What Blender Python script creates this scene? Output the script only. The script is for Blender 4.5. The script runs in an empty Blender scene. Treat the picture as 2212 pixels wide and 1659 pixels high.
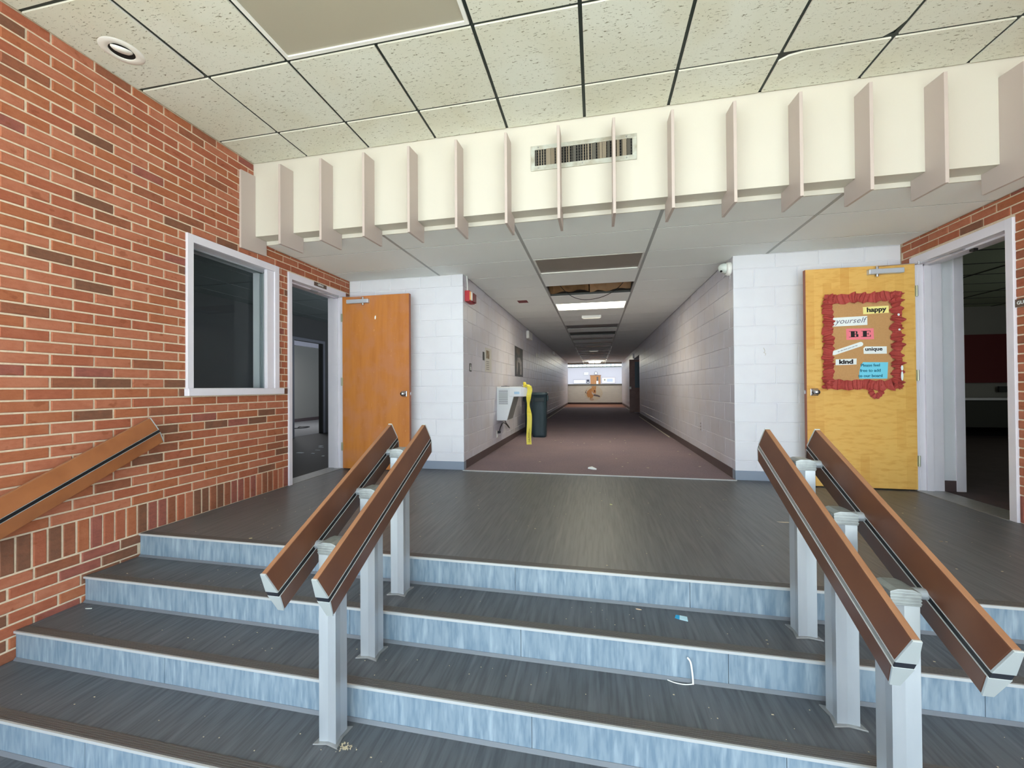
import bpy, bmesh, math, random
from mathutils import Vector, Matrix
random.seed(7)
S = bpy.context.scene
COL = S.collection
PI = math.pi

# ------------------------------------------------------------------ camera, world, light, exposure
F_PX = 871.26; YAW = .2045; PIT = .0085; ROL = -.0071; CZ = .9937
cyw, syw, cp, sp, cr, sr = math.cos(YAW), math.sin(YAW), math.cos(PIT), math.sin(PIT), math.cos(ROL), math.sin(ROL)
XR = Vector((cyw, syw, 0)); UP0 = Vector((syw*sp, -cyw*sp, cp)); FW = Vector((-syw*cp, cyw*cp, sp))
RT = XR*cr + UP0*sr; UP = -XR*sr + UP0*cr
cam_d = bpy.data.cameras.new('camera'); cam = bpy.data.objects.new('camera', cam_d); COL.objects.link(cam)
cam_d.sensor_fit = 'HORIZONTAL'; cam_d.sensor_width = 36; cam_d.lens = F_PX/2212*36
cam_d.clip_start = .05; cam_d.clip_end = 200
cam.matrix_world = Matrix(((RT.x, UP.x, -FW.x, 0), (RT.y, UP.y, -FW.y, 0), (RT.z, UP.z, -FW.z, CZ), (0, 0, 0, 1)))
S.camera = cam

W = bpy.data.worlds.new('sky'); S.world = W; W.use_nodes = True
bg = W.node_tree.nodes['Background']; bg.inputs[0].default_value = (.74, .87, 1.0, 1); bg.inputs[1].default_value = 2.5

def area(name, loc, rot, sx, sy, power, color=(1, 1, 1), portal=False, spread=PI):
    l = bpy.data.lights.new(name, 'AREA'); l.shape = 'RECTANGLE'; l.size = sx; l.size_y = sy
    l.energy = power; l.color = color; l.spread = spread
    if portal: l.cycles.is_portal = True
    o = bpy.data.objects.new(name, l); COL.objects.link(o); o.location = loc; o.rotation_euler = rot
    return o
# glazed entrance behind the camera (sampling portals for the daylight), then the sun and area lights added to the rooms
area('entrance_daylight', (0, -4.2, 1.24), (PI/2, 0, PI), 6.6, 3.7, 1, portal=True)
sun_d = bpy.data.lights.new('sun', 'SUN'); sun_d.energy = 9; sun_d.angle = .01; sun_d.color = (1, .98, .92)   # high sun on the forecourt and the first metres of the lobby floor
sun = bpy.data.objects.new('sun', sun_d); COL.objects.link(sun); sun.rotation_euler = (math.radians(33), 0, 0)
area('atrium_fill', (0, 26.8, 2.9), (0, 0, 0), 9, 5, 110, (.95, .97, 1))  # unseen area light added to brighten the atrium; its ceiling is closed
area('back_office_lamp', (-7.6, 9.2, 2.3), (0, 0, 0), 1.2, .6, 13, (.95, .97, 1))
area('guidance_room_fill', (9.0, 5.0, 1.6), (0, PI/2, 0), 1.2, 1.2, 14, (.9, .98, .88))  # unseen light added to lift the dark room, no window there
S.view_settings.view_transform = 'Standard'; S.view_settings.look = 'None'
S.view_settings.gamma = 1; S.view_settings.use_curve_mapping = False
S.view_settings.exposure = 1.25
S.cycles.max_bounces = 10; S.cycles.diffuse_bounces = 6; S.cycles.glossy_bounces = 4
S.cycles.sample_clamp_indirect = 6

# ------------------------------------------------------------------ measured layout (metres)
XL, XRW = -3.102, 2.958           # brick walls
C1, C2 = -1.567, 1.439            # corridor walls
YB, YF, YE = 4.663, 3.175, 23.36  # back wall, fascia, corridor end
H1, H2 = 3.092, 2.375             # ceilings
STEPS = [(2.214, 0.0), (1.9065, -.155), (1.6025, -.310), (1.298, -.4645)]  # nosing Y, tread z above
ZLOB = -.6127
YBK = -4.2                        # lobby's glazed front

def project(p):
    d = Vector(p) - Vector((0, 0, CZ)); z = d.dot(FW)
    if z < .05: return None
    return (1106 + F_PX*d.dot(RT)/z, 829.5 - F_PX*d.dot(UP)/z, z)
def view_px(p, area_m2, n):       # approx. pixel area of a patch, 0 when outside the frame
    q = project(p)
    if q is None or not (-20 < q[0] < 2232 and -20 < q[1] < 1679): return 0
    d = Vector((0, 0, CZ)) - Vector(p)
    return area_m2*abs(d.normalized().dot(Vector(n)))*(F_PX/q[2])**2

# ------------------------------------------------------------------ materials
def lin(c):
    return tuple(((x/255)/12.92 if x/255 <= .04045 else ((x/255+.055)/1.055)**2.4) for x in c) + (1,)
MATS = {}
def mat(name, rgb, rough=.6, metal=0, spec=.5, noise=None, bump=None, emit=None, coord='pos', alpha=None):
    """noise = (scale xyz, amount, rgb2 [, lo, hi]); bump = (scale xyz, strength, distance)"""
    if name in MATS: return MATS[name]
    m = bpy.data.materials.new(name); m.use_nodes = True; MATS[name] = m
    nt = m.node_tree; N = nt.nodes; L = nt.links; b = N['Principled BSDF']
    b.inputs['Base Color'].default_value = lin(rgb); b.inputs['Roughness'].default_value = rough
    b.inputs['Metallic'].default_value = metal; b.inputs['Specular IOR Level'].default_value = spec
    if emit:
        b.inputs['Emission Color'].default_value = lin(emit[0]); b.inputs['Emission Strength'].default_value = emit[1]
    def pos(scale):
        g = N.new('ShaderNodeNewGeometry') if coord == 'pos' else N.new('ShaderNodeTexCoord')
        mp = N.new('ShaderNodeMapping'); mp.inputs['Scale'].default_value = scale
        L.new(g.outputs['Position' if coord == 'pos' else 'Object'], mp.inputs['Vector']); return mp.outputs[0]
    m['_pos'] = 0
    prev = None
    layers = noise if isinstance(noise, list) else ([noise] if noise else [])
    for ly in layers:
        sc, amt, rgb2 = ly[:3]; lo, hi = (ly[3], ly[4]) if len(ly) > 3 else (.4, .65)
        t = N.new('ShaderNodeTexNoise'); t.inputs['Scale'].default_value = 1; t.inputs['Detail'].default_value = 3
        L.new(pos(sc), t.inputs['Vector'])
        r = N.new('ShaderNodeMapRange'); r.inputs[1].default_value = lo; r.inputs[2].default_value = hi
        r.inputs[3].default_value = 0; r.inputs[4].default_value = amt; L.new(t.outputs[0], r.inputs[0])
        mx = N.new('ShaderNodeMix'); mx.data_type = 'RGBA'; L.new(r.outputs[0], mx.inputs[0])
        if prev: L.new(prev, mx.inputs[6])
        else: mx.inputs[6].default_value = lin(rgb)
        mx.inputs[7].default_value = lin(rgb2); prev = mx.outputs[2]
    if prev: L.new(prev, b.inputs['Base Color'])
    if bump:
        t = N.new('ShaderNodeTexNoise'); t.inputs['Scale'].default_value = 1; t.inputs['Detail'].default_value = 4
        L.new(pos(bump[0]), t.inputs['Vector'])
        bp = N.new('ShaderNodeBump'); bp.inputs['Strength'].default_value = bump[1]; bp.inputs['Distance'].default_value = bump[2]
        L.new(t.outputs[0], bp.inputs['Height']); L.new(bp.outputs[0], b.inputs['Normal'])
    if alpha is not None: b.inputs['Alpha'].default_value = alpha
    del m['_pos']
    return m

def brick_mat(name, c, d, l, o):
    return mat(name, c, .88, noise=[((26+o, 26, 60), .55, d, .42, .66), ((7, 7+o, 9), .5, l, .5, .68), ((120, 120, 120), .25, d, .5, .7), ((11, 11, 16+o), .5, (126, 64, 32), .64, .70)], bump=((150, 150, 150), .5, .002))
BR = [brick_mat('brick_salmon', (174, 106, 78), (160, 92, 64), (182, 118, 90), 0),
      brick_mat('brick_orange', (165, 97, 64), (150, 84, 52), (174, 109, 76), 3),
      brick_mat('brick_red', (162, 91, 64), (146, 80, 54), (172, 103, 76), 5),
      brick_mat('brick_brown', (144, 86, 60), (122, 72, 50), (158, 96, 70), 2),
      brick_mat('brick_dark', (122, 80, 59), (102, 68, 50), (142, 90, 66), 4),
      brick_mat('brick_plum', (148, 84, 70), (122, 70, 60), (162, 96, 80), 6)]
M_MORTAR = mat('mortar', (222, 204, 178), .95, noise=((60, 60, 60), .5, (200, 178, 150)), bump=((200, 200, 200), .6, .002))
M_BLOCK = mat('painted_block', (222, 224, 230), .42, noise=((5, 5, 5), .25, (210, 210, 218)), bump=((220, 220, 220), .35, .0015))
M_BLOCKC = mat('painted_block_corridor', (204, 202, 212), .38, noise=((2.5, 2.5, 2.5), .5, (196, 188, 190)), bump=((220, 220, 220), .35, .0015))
M_FASCIA = mat('fascia_paint', (204, 198, 185), .6, noise=((2, 2, 2), .2, (198, 191, 177)))
M_FIN = mat('fin_paint', (190, 176, 168), .45)
M_WHITE = mat('white_frame_paint', (222, 218, 226), .4, noise=((6, 6, 6), .2, (206, 204, 212)))
M_WHITE2 = mat('white_plastic', (236, 236, 230), .35)
M_GRID = mat('dark_grid', (30, 42, 38), .5)
M_GRIDL = mat('grey_grid', (168, 170, 168), .5)
M_GRIDD = mat('dark_joint', (70, 72, 70), .8)
M_TILEL = mat('plain_ceiling_tile', (238, 241, 238), .85, noise=((1.2, 1.2, 1.2), .3, (232, 235, 232)))
M_LENS = mat('unlit_lens', (150, 144, 134), .35, noise=((2, 2, 2), .3, (138, 134, 124)))
M_LENSD = mat('unlit_lens_dark', (84, 84, 84), .4)
M_BLACK = mat('black_void', (12, 12, 12), .9)
M_BLK = mat('black_plastic', (22, 22, 24), .4)
M_STEEL = mat('chrome', (200, 202, 206), .22, 1)
M_ALU = mat('brushed_aluminium', (176, 182, 188), .36, .45, noise=((14, 14, 3), .4, (156, 162, 170)))
M_ALUD = mat('dull_aluminium', (168, 168, 166), .42, .7, noise=((30, 30, 30), .3, (140, 140, 138)))
M_NOSE = mat('nosing_strip', (98, 94, 92), .4, .25)
M_NOSEL = mat('nosing_lip', (186, 189, 190), .35, .2)
M_COVE = mat('cove_base_blue_grey', (138, 150, 166), .35)
M_COVEC = mat('cove_base_brown', (84, 70, 70), .4)
M_CARPET = mat('carpet', (132, 115, 123), .95, noise=[((90, 90, 90), .6, (108, 92, 102)), ((1.4, 1.4, 1.4), .35, (142, 122, 124))], bump=((300, 300, 300), .8, .003))
M_CARPETE = mat('carpet_brown_end', (158, 108, 88), .9, noise=((60, 60, 60), .5, (104, 70, 58)))
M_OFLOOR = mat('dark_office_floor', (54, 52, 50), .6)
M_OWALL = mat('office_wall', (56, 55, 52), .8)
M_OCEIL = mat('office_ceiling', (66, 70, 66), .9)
M_RED = mat('red_enamel', (176, 40, 48), .4)
M_REDD = mat('dark_red_paint', (112, 24, 30), .5)
M_WOOD = mat('handrail_wood', (96, 62, 45), .36, noise=[((26, 7, 7), .6, (80, 50, 40), .35, .7), ((4, 4, 4), .3, (116, 78, 56))], bump=((60, 12, 12), .15, .001))
M_WOODT = mat('sky_sheen_top_edge', (150, 106, 76), .45, noise=[((26, 7, 7), .6, (128, 86, 60), .35, .7)])  # lighter top face paints in the sky reflection on the rails
M_DOORL = mat('orange_birch_door', (196, 126, 60), .4, noise=[((14, 14, 1.6), .5, (166, 96, 40), .4, .7), ((6, 6, 5), .7, (190, 126, 84), .46, .64), ((60, 60, 22), .5, (224, 170, 112), .70, .76)])
M_DOOREDGE = mat('door_edge_veneer', (150, 84, 54), .5)
M_CORK = mat('brown_board_paper', (196, 150, 98), .85, noise=((60, 60, 60), .35, (182, 136, 84)))
M_CREPE = mat('red_crepe', (176, 72, 64), .75, noise=((60, 60, 60), .4, (152, 52, 50)))
M_INK = mat('black_ink', (34, 28, 30), .8)
M_INKG = mat('grey_ink', (110, 108, 124), .8)
M_INKB = mat('blue_ink', (18, 100, 124), .8)
M_PAPER = mat('white_paper', (236, 242, 240), .8)
M_YEL = mat('yellow_paper', (248, 236, 150), .8)
M_PINK = mat('pink_paper', (244, 130, 142), .8)
M_CYAN = mat('light_blue_paper', (118, 212, 236), .8)
M_SIGN = mat('brown_sign_plate', (92, 74, 62), .5)
M_CAN = mat('green_black_plastic', (38, 58, 66), .45, noise=((8, 8, 3), .4, (58, 74, 84)))
M_TAPE = mat('yellow_tape', (236, 220, 80), .5)
M_FOUNT = mat('fountain_white', (226, 230, 232), .35)
M_FOUNTD = mat('fountain_grey', (150, 152, 146), .4)
M_INSUL = mat('kraft_insulation', (128, 98, 64), .9, noise=((5, 5, 5), .7, (96, 70, 42)))
M_LIT = mat('lit_diffuser', (255, 240, 190), .5, emit=((255, 246, 216), 9.0))
M_LIT2 = mat('lit_lamp', (255, 252, 200), .5, emit=((255, 250, 232), 20.0))
M_SEAL = mat('dark_rubber', (26, 30, 40), .5)
M_GREENF = mat('green_grey_frame', (96, 104, 88), .6)
M_TAN = mat('cat_tan_paint', (206, 150, 98), .8)
M_TAND = mat('cat_grey_paint', (120, 112, 116), .8)
M_OVAL = mat('mural_cream_paint', (222, 214, 196), .8)
M_ODOOR = mat('atrium_door', (176, 124, 76), .6)
M_CAB = mat('brown_metal_door', (120, 88, 78), .5, noise=((8, 8, 8), .5, (100, 70, 62)))
M_GLASSG = mat('wired_glass', (90, 104, 112), .15)

def tile_mat():
    m = mat('fissured_ceiling_tile', (206, 206, 190), .9); nt = m.node_tree; N = nt.nodes; L = nt.links; b = N['Principled BSDF']
    g = N.new('ShaderNodeNewGeometry')
    def noise(sc, lo, hi, det=2):
        mp = N.new('ShaderNodeMapping'); mp.inputs['Scale'].default_value = sc; L.new(g.outputs['Position'], mp.inputs[0])
        t = N.new('ShaderNodeTexNoise'); t.inputs['Scale'].default_value = 1; t.inputs['Detail'].default_value = det; t.inputs['Distortion'].default_value = .6
        L.new(mp.outputs[0], t.inputs['Vector'])
        r = N.new('ShaderNodeMapRange'); r.inputs[1].default_value = lo; r.inputs[2].default_value = hi; L.new(t.outputs[0], r.inputs[0]); return r.outputs[0]
    a = noise((34, 130, 40), .64, .71); c = noise((110, 120, 90), .70, .78, 1)
    mx = N.new('ShaderNodeMath'); mx.operation = 'MAXIMUM'; L.new(a, mx.inputs[0]); L.new(c, mx.inputs[1])
    col = N.new('ShaderNodeMix'); col.data_type = 'RGBA'; L.new(mx.outputs[0], col.inputs[0])
    st = N.new('ShaderNodeMix'); st.data_type = 'RGBA'; L.new(noise((1.6, 1.6, 1.6), .4, .7), st.inputs[0])
    st.inputs[6].default_value = lin((220, 222, 210)); st.inputs[7].default_value = lin((213, 212, 194))
    L.new(st.outputs[2], col.inputs[6]); col.inputs[7].default_value = lin((124, 120, 98)); L.new(col.outputs[2], b.inputs['Base Color'])
    bp = N.new('ShaderNodeBump'); bp.invert = True; bp.inputs['Strength'].default_value = .35; bp.inputs['Distance'].default_value = .003
    L.new(mx.outputs[0], bp.inputs['Height']); L.new(bp.outputs[0], b.inputs['Normal'])
    return m
M_TILE = tile_mat()
M_TILEE = mat('tile_edge', (240, 238, 226), .8)

def vinyl(name, base, dark, light, s1, s2, rough):
    return mat(name, base, rough, noise=[(s1, .75, dark, .42, .66), (s2, .5, light, .52, .72)], bump=((s1[0]*2, s1[1]*2, s1[2]*2), .06, .001))
M_FLOOR = vinyl('grey_streaked_vinyl', (96, 98, 102), (78, 79, 85), (116, 115, 116), (58, 3.2, 30), (34, 1.6, 20), .42)
M_TREAD = vinyl('blue_grey_streaked_vinyl', (88, 92, 98), (64, 68, 74), (110, 114, 120), (58, 4.2, 30), (40, 2.6, 20), .5)
M_RISER = vinyl('light_blue_riser_vinyl', (124, 141, 154), (94, 116, 134), (166, 180, 190), (60, 20, 9), (38, 20, 5), .45)

def maple():
    m = mat('yellow_maple_door', (222, 166, 76), .35); nt = m.node_tree; N = nt.nodes; L = nt.links; b = N['Principled BSDF']
    g = N.new('ShaderNodeTexCoord')
    mp = N.new('ShaderNodeMapping'); mp.inputs['Rotation'].default_value = (PI/2, 0, 0); L.new(g.outputs['Object'], mp.inputs[0])
    mp2 = N.new('ShaderNodeMapping'); mp2.inputs['Scale'].default_value = (1, 1, 1); L.new(g.outputs['Object'], mp2.inputs[0])
    # veneer staves: columns 6 cm wide, 30-40 cm tall
    sep = N.new('ShaderNodeSeparateXYZ'); L.new(g.outputs['Object'], sep.inputs[0])
    cx = N.new('ShaderNodeMath'); cx.operation = 'MULTIPLY'; cx.inputs[1].default_value = 1/.075; L.new(sep.outputs[0], cx.inputs[0])
    fl = N.new('ShaderNodeMath'); fl.operation = 'FLOOR'; L.new(cx.outputs[0], fl.inputs[0])
    w1 = N.new('ShaderNodeTexWhiteNoise'); w1.noise_dimensions = '1D'; L.new(fl.outputs[0], w1.inputs['W'])
    cz = N.new('ShaderNodeMath'); cz.operation = 'MULTIPLY_ADD'; cz.inputs[1].default_value = 1/.36; L.new(sep.outputs[2], cz.inputs[0]); L.new(w1.outputs[0], cz.inputs[2])
    fz = N.new('ShaderNodeMath'); fz.operation = 'FLOOR'; L.new(cz.outputs[0], fz.inputs[0])
    cb = N.new('ShaderNodeCombineXYZ'); L.new(fl.outputs[0], cb.inputs[0]); L.new(fz.outputs[0], cb.inputs[1])
    w2 = N.new('ShaderNodeTexWhiteNoise'); w2.noise_dimensions = '2D'; L.new(cb.outputs[0], w2.inputs['Vector'])
    rg = N.new('ShaderNodeMapRange'); rg.inputs[1].default_value = .55; rg.inputs[2].default_value = 1; rg.inputs[3].default_value = 0; rg.inputs[4].default_value = .5
    L.new(w2.outputs[0], rg.inputs[0])
    mx = N.new('ShaderNodeMix'); mx.data_type = 'RGBA'; L.new(rg.outputs[0], mx.inputs[0])
    mx.inputs[6].default_value = lin((228, 182, 100)); mx.inputs[7].default_value = lin((204, 146, 66))
    mp3 = N.new('ShaderNodeMapping'); mp3.inputs['Scale'].default_value = (9, 9, 34); L.new(g.outputs['Object'], mp3.inputs[0])
    t = N.new('ShaderNodeTexNoise'); t.inputs['Scale'].default_value = 1; t.inputs['Detail'].default_value = 4; L.new(mp3.outputs[0], t.inputs[0])
    r2 = N.new('ShaderNodeMapRange'); r2.inputs[1].default_value = .48; r2.inputs[2].default_value = .7; r2.inputs[3].default_value = 0; r2.inputs[4].default_value = .55; L.new(t.outputs[0], r2.inputs[0])
    m2 = N.new('ShaderNodeMix'); m2.data_type = 'RGBA'; L.new(r2.outputs[0], m2.inputs[0]); L.new(mx.outputs[2], m2.inputs[6]); m2.inputs[7].default_value = lin((206, 142, 58))
    L.new(m2.outputs[2], b.inputs['Base Color'])
    return m
M_DOORR = maple()

def glass_mat():
    m = bpy.data.materials.new('thin_glass'); m.use_nodes = True; nt = m.node_tree; nt.nodes.clear()
    o = nt.nodes.new('ShaderNodeOutputMaterial'); t = nt.nodes.new('ShaderNodeBsdfTransparent'); t.inputs[0].default_value = (.9, .93, .92, 1)
    g = nt.nodes.new('ShaderNodeBsdfGlossy'); g.inputs['Roughness'].default_value = .02
    mx = nt.nodes.new('ShaderNodeMixShader'); mx.inputs[0].default_value = .012
    nt.links.new(t.outputs[0], mx.inputs[1]); nt.links.new(g.outputs[0], mx.inputs[2]); nt.links.new(mx.outputs[0], o.inputs[0])
    return m
M_GLASS = glass_mat()

# ------------------------------------------------------------------ mesh helpers
class MB:
    def __init__(s): s.v = []; s.f = []; s.m = []
    def box(s, x0, x1, y0, y1, z0, z1, mi=0):
        b = len(s.v)
        s.v += [(x0,y0,z0),(x1,y0,z0),(x1,y1,z0),(x0,y1,z0),(x0,y0,z1),(x1,y0,z1),(x1,y1,z1),(x0,y1,z1)]
        for f in [(0,3,2,1),(4,5,6,7),(0,1,5,4),(1,2,6,5),(2,3,7,6),(3,0,4,7)]:
            s.f.append(tuple(b+i for i in f)); s.m.append(mi)
        return s
    def poly(s, pts, mi=0):
        b = len(s.v); s.v += [tuple(p) for p in pts]; s.f.append(tuple(range(b, b+len(pts)))); s.m.append(mi); return s
    def prism(s, pts, vec, mi=0):           # closed polygon extruded along vec
        b = len(s.v); n = len(pts); vec = Vector(vec)
        s.v += [tuple(p) for p in pts] + [tuple(Vector(p)+vec) for p in pts]
        s.f.append(tuple(b+i for i in range(n))[::-1]); s.m.append(mi)
        s.f.append(tuple(b+n+i for i in range(n))); s.m.append(mi)
        for i in range(n):
            j = (i+1) % n; s.f.append((b+i, b+j, b+n+j, b+n+i)); s.m.append(mi)
        return s
    def tube(s, pts, r, n=10, mi=0, cap=True):
        pts = [Vector(p) for p in pts]; b = len(s.v); prev = None
        for k, p in enumerate(pts):
            t = (pts[min(k+1, len(pts)-1)] - pts[max(k-1, 0)]).normalized()
            if prev is None: u = t.orthogonal().normalized()
            else: u = (prev - t*prev.dot(t)).normalized()
            prev = u; w = t.cross(u); rr = r[k] if isinstance(r, (list, tuple)) else r
            for i in range(n):
                a = 2*PI*i/n; s.v.append(tuple(p + u*math.cos(a)*rr + w*math.sin(a)*rr))
        for k in range(len(pts)-1):
            for i in range(n):
                j = (i+1) % n; s.f.append((b+k*n+i, b+k*n+j, b+(k+1)*n+j, b+(k+1)*n+i)); s.m.append(mi)
        if cap:
            s.f.append(tuple(b+i for i in range(n))[::-1]); s.m.append(mi)
            e = b+(len(pts)-1)*n; s.f.append(tuple(e+i for i in range(n))); s.m.append(mi)
        return s
    def build(s, name, mats, parent=None, smooth=False, bevel=0, seg=2):
        me = bpy.data.meshes.new(name); me.from_pydata(s.v, [], s.f)
        if not isinstance(mats, (list, tuple)): mats = [mats]
        for m in mats: me.materials.append(m)
        me.polygons.foreach_set('material_index', s.m)
        if smooth: me.polygons.foreach_set('use_smooth', [True]*len(me.polygons))
        bm = bmesh.new(); bm.from_mesh(me); bmesh.ops.recalc_face_normals(bm, faces=bm.faces); bm.to_mesh(me); bm.free()
        me.update()
        o = bpy.data.objects.new(name, me); COL.objects.link(o)
        if parent: o.parent = parent
        if bevel:
            md = o.modifiers.new('bevel', 'BEVEL'); md.width = bevel; md.segments = seg; md.limit_method = 'ANGLE'; md.angle_limit = math.radians(35)
            md.harden_normals = False
        return o
def empty(name, loc=(0, 0, 0), rz=0):
    o = bpy.data.objects.new(name, None); COL.objects.link(o); o.location = loc; o.rotation_euler = (0, 0, rz); return o
def tag(o, label, cat=None, group=None, kind=None):
    o['label'] = label
    if cat: o['category'] = cat
    if group: o['group'] = group
    if kind: o['kind'] = kind
    return o
def struct(o, label):
    o['kind'] = 'structure'; o['label'] = label; return o
def B(x0, x1, y0, y1, z0, z1): return MB().box(x0, x1, y0, y1, z0, z1)
def text(body, size, loc, face, m, parent, shear=0, bold=0, align='CENTER', rot=0, name='lettering', sx=1, spacing=1):
    c = bpy.data.curves.new(name, 'FONT'); c.body = body; c.size = size; c.shear = shear; c.offset = bold; c.extrude = .0006
    c.align_x = align; c.align_y = 'CENTER'; c.space_character = spacing; c.materials.append(m); c.resolution_u = 4
    o = bpy.data.objects.new(name, c); COL.objects.link(o); o.parent = parent
    base = {'-Y': Matrix.Rotation(PI/2, 4, 'X'), '+X': Matrix.Rotation(PI/2, 4, 'Z') @ Matrix.Rotation(PI/2, 4, 'X'),
            '-X': Matrix.Rotation(-PI/2, 4, 'Z') @ Matrix.Rotation(PI/2, 4, 'X')}[face]
    mw = Matrix.Translation(loc) @ base @ Matrix.Rotation(rot, 4, 'Z') @ Matrix.Diagonal((sx, 1, 1, 1))
    me = bpy.data.meshes.new_from_object(o); bpy.data.objects.remove(o); me.name = name
    o = bpy.data.objects.new(name, me); COL.objects.link(o); o.parent = parent
    o.matrix_basis = mw if parent is None else parent.matrix_basis.inverted() @ mw
    return o
def wall_with_holes(mb, fixed, holes, a0, a1, z0, z1):
    """rectangles (a,z) around axis-aligned holes; fixed(a0,a1,z0,z1) adds the box"""
    cuts = sorted({a0, a1, *[h[0] for h in holes], *[h[1] for h in holes]})
    for p, q in zip(cuts, cuts[1:]):
        zs = [(h[2], h[3]) for h in holes if h[0] < (p+q)/2 < h[1]]
        z = z0
        for s, e in sorted(zs):
            if s > z: fixed(mb, p, q, z, s)
            z = max(z, e)
        if z < z1: fixed(mb, p, q, z, z1)

# ------------------------------------------------------------------ masonry: pieces laid on a wall
def piece_mesh(name, L, H, D, ch):
    """a brick / block seen from its face: local x = length, z = height, front at y=0, back at y=D; chamfered arris"""
    l, h = L/2, H/2
    v = [(-l,D,-h),(l,D,-h),(l,D,h),(-l,D,h), (-l,ch,-h),(l,ch,-h),(l,ch,h),(-l,ch,h), (-l+ch,0,-h+ch),(l-ch,0,-h+ch),(l-ch,0,h-ch),(-l+ch,0,h-ch)]
    f = [(0,1,5,4),(1,2,6,5),(2,3,7,6),(3,0,4,7),(4,5,9,8),(5,6,10,9),(6,7,11,10),(7,4,8,11),(8,9,10,11)]
    return v, f
MESH_CACHE = {}
def lay(name, pieces, parent, axis, plane, D, ch, normal, nmax, jitter, mats):
    """pieces = [(a0,a1,z0,z1,mat_index)]; the nmax that show largest become objects, the rest one stuff part"""
    rotz = {'+X': PI/2, '-X': -PI/2, '-Y': 0}[axis]
    nrm = {'+X': (1, 0, 0), '-X': (-1, 0, 0), '-Y': (0, -1, 0)}[axis]
    def place(a, z, j):
        if axis == '+X': return (plane+j, a, z)
        if axis == '-X': return (plane-j, a, z)
        return (a, plane-j, z)
    sc = sorted(pieces, key=lambda p: -view_px(place((p[0]+p[1])/2, (p[2]+p[3])/2, 0), (p[1]-p[0])*(p[3]-p[2]), nrm))
    big = [p for p in sc[:nmax] if view_px(place((p[0]+p[1])/2, (p[2]+p[3])/2, 0), 1, nrm) > 0]
    rest = sc[len(big):]
    for a0, a1, z0, z1, mi in big:
        key = (name, round(a1-a0, 3), round(z1-z0, 3))
        if key not in MESH_CACHE:
            v, f = piece_mesh(name, a1-a0, z1-z0, D, ch)
            me = bpy.data.meshes.new(name); me.from_pydata(v, [], f); me.materials.append(mats[0]); me.update(); MESH_CACHE[key] = me
        o = bpy.data.objects.new(name, MESH_CACHE[key]); COL.objects.link(o); o.parent = parent
        o.material_slots[0].link = 'OBJECT'; o.material_slots[0].material = mats[mi]
        o.location = place((a0+a1)/2, (z0+z1)/2, random.uniform(-jitter, jitter)); o.rotation_euler = (0, 0, rotz)
        if jitter: o.rotation_euler[1] = random.uniform(-.004, .004)
    if rest:
        V = []; Fc = []; MI = []
        for a0, a1, z0, z1, mi in rest:
            v, f = piece_mesh(name, a1-a0, z1-z0, D, ch); b = len(V); j = random.uniform(-jitter, jitter)
            R = Matrix.Rotation(rotz, 3, 'Z'); off = Vector(place((a0+a1)/2, (z0+z1)/2, j))
            V += [tuple(R @ Vector(p) + off) for p in v]; Fc += [tuple(b+i for i in q) for q in f]; MI += [mi]*len(f)
        me = bpy.data.meshes.new(name); me.from_pydata(V, [], Fc)
        for m in mats: me.materials.append(m)
        me.polygons.foreach_set('material_index', MI); me.update()
        o = bpy.data.objects.new(name, me); COL.objects.link(o); o.parent = parent; o['kind'] = 'stuff'

def clip(pieces, hole, g=.008):
    out = []
    h0, h1, z0, z1 = hole
    for p in pieces:
        a0, a1, b0, b1, m = p
        if a1 <= h0 or a0 >= h1 or b1 <= z0 or b0 >= z1: out.append(p); continue
        if b0 < z0-.02: out.append((a0, a1, b0, z0, m)); continue     # course cut below the hole
        if b1 > z1+.02: out.append((a0, a1, z1, b1, m)); continue
        if a0 < h0 - .02: out.append((a0, h0, b0, b1, m))
        if a1 > h1 + .02: out.append((h1, a1, b0, b1, m))
    return out
def pick(): return random.choices(range(6), (36, 26, 24, 7, 4, 3))[0]
def picks(): return random.choices(range(6), (6, 8, 18, 22, 16, 30))[0]
J = .0105
def brick_field(y0, y1, z0, z1, phase, split=None):
    P = []; cz = .0672; k0 = math.floor((z0-.200)/cz)
    k = 0
    for k in range(0, 60):                                  # courses above the soldier course
        b0 = .200+cz*k+J/2; b1 = .200+cz*(k+1)-J/2
        if b0 >= z1: break
        b1 = min(b1, z1)
        if b1-b0 < .015: continue
        ph = phase if k % 2 == 0 else phase + .10525
        a = ph - .2105*math.ceil((ph-y0)/.2105+1)
        while a < y1:
            p, q = max(a+J/2, y0), min(a+.2105-J/2, y1)
            if q-p > .02: P.append((p, q, b0, b1, pick()))
            a += .2105
    a = 1.609-.0664*math.ceil((1.609-y0)/.0664+1)            # soldier course
    while a < y1:
        p, q = max(a+J/2, y0), min(a+.0664-J/2, y1)
        if q-p > .01: P.append((p, q, .004, .200-J/2, picks()))
        a += .0664
    for k in range(1, 14):                                   # courses below it
        b1 = -.002-cz*(k-1)-J/2; b0 = -.002-cz*k+J/2
        if b1 <= z0: break
        ph = phase+.04 if k % 2 == 0 else phase + .145
        a = ph - .2105*math.ceil((ph-y0)/.2105+1)
        while a < y1:
            p, q = max(a+J/2, y0), min(a+.2105-J/2, y1)
            if q-p > .02: P.append((p, q, max(b0, z0), b1, picks()))
            a += .2105
    return P
def stair_z(y):
    z = ZLOB
    for yn, zn in reversed(STEPS):
        if y >= yn: z = zn
    return z

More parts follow.
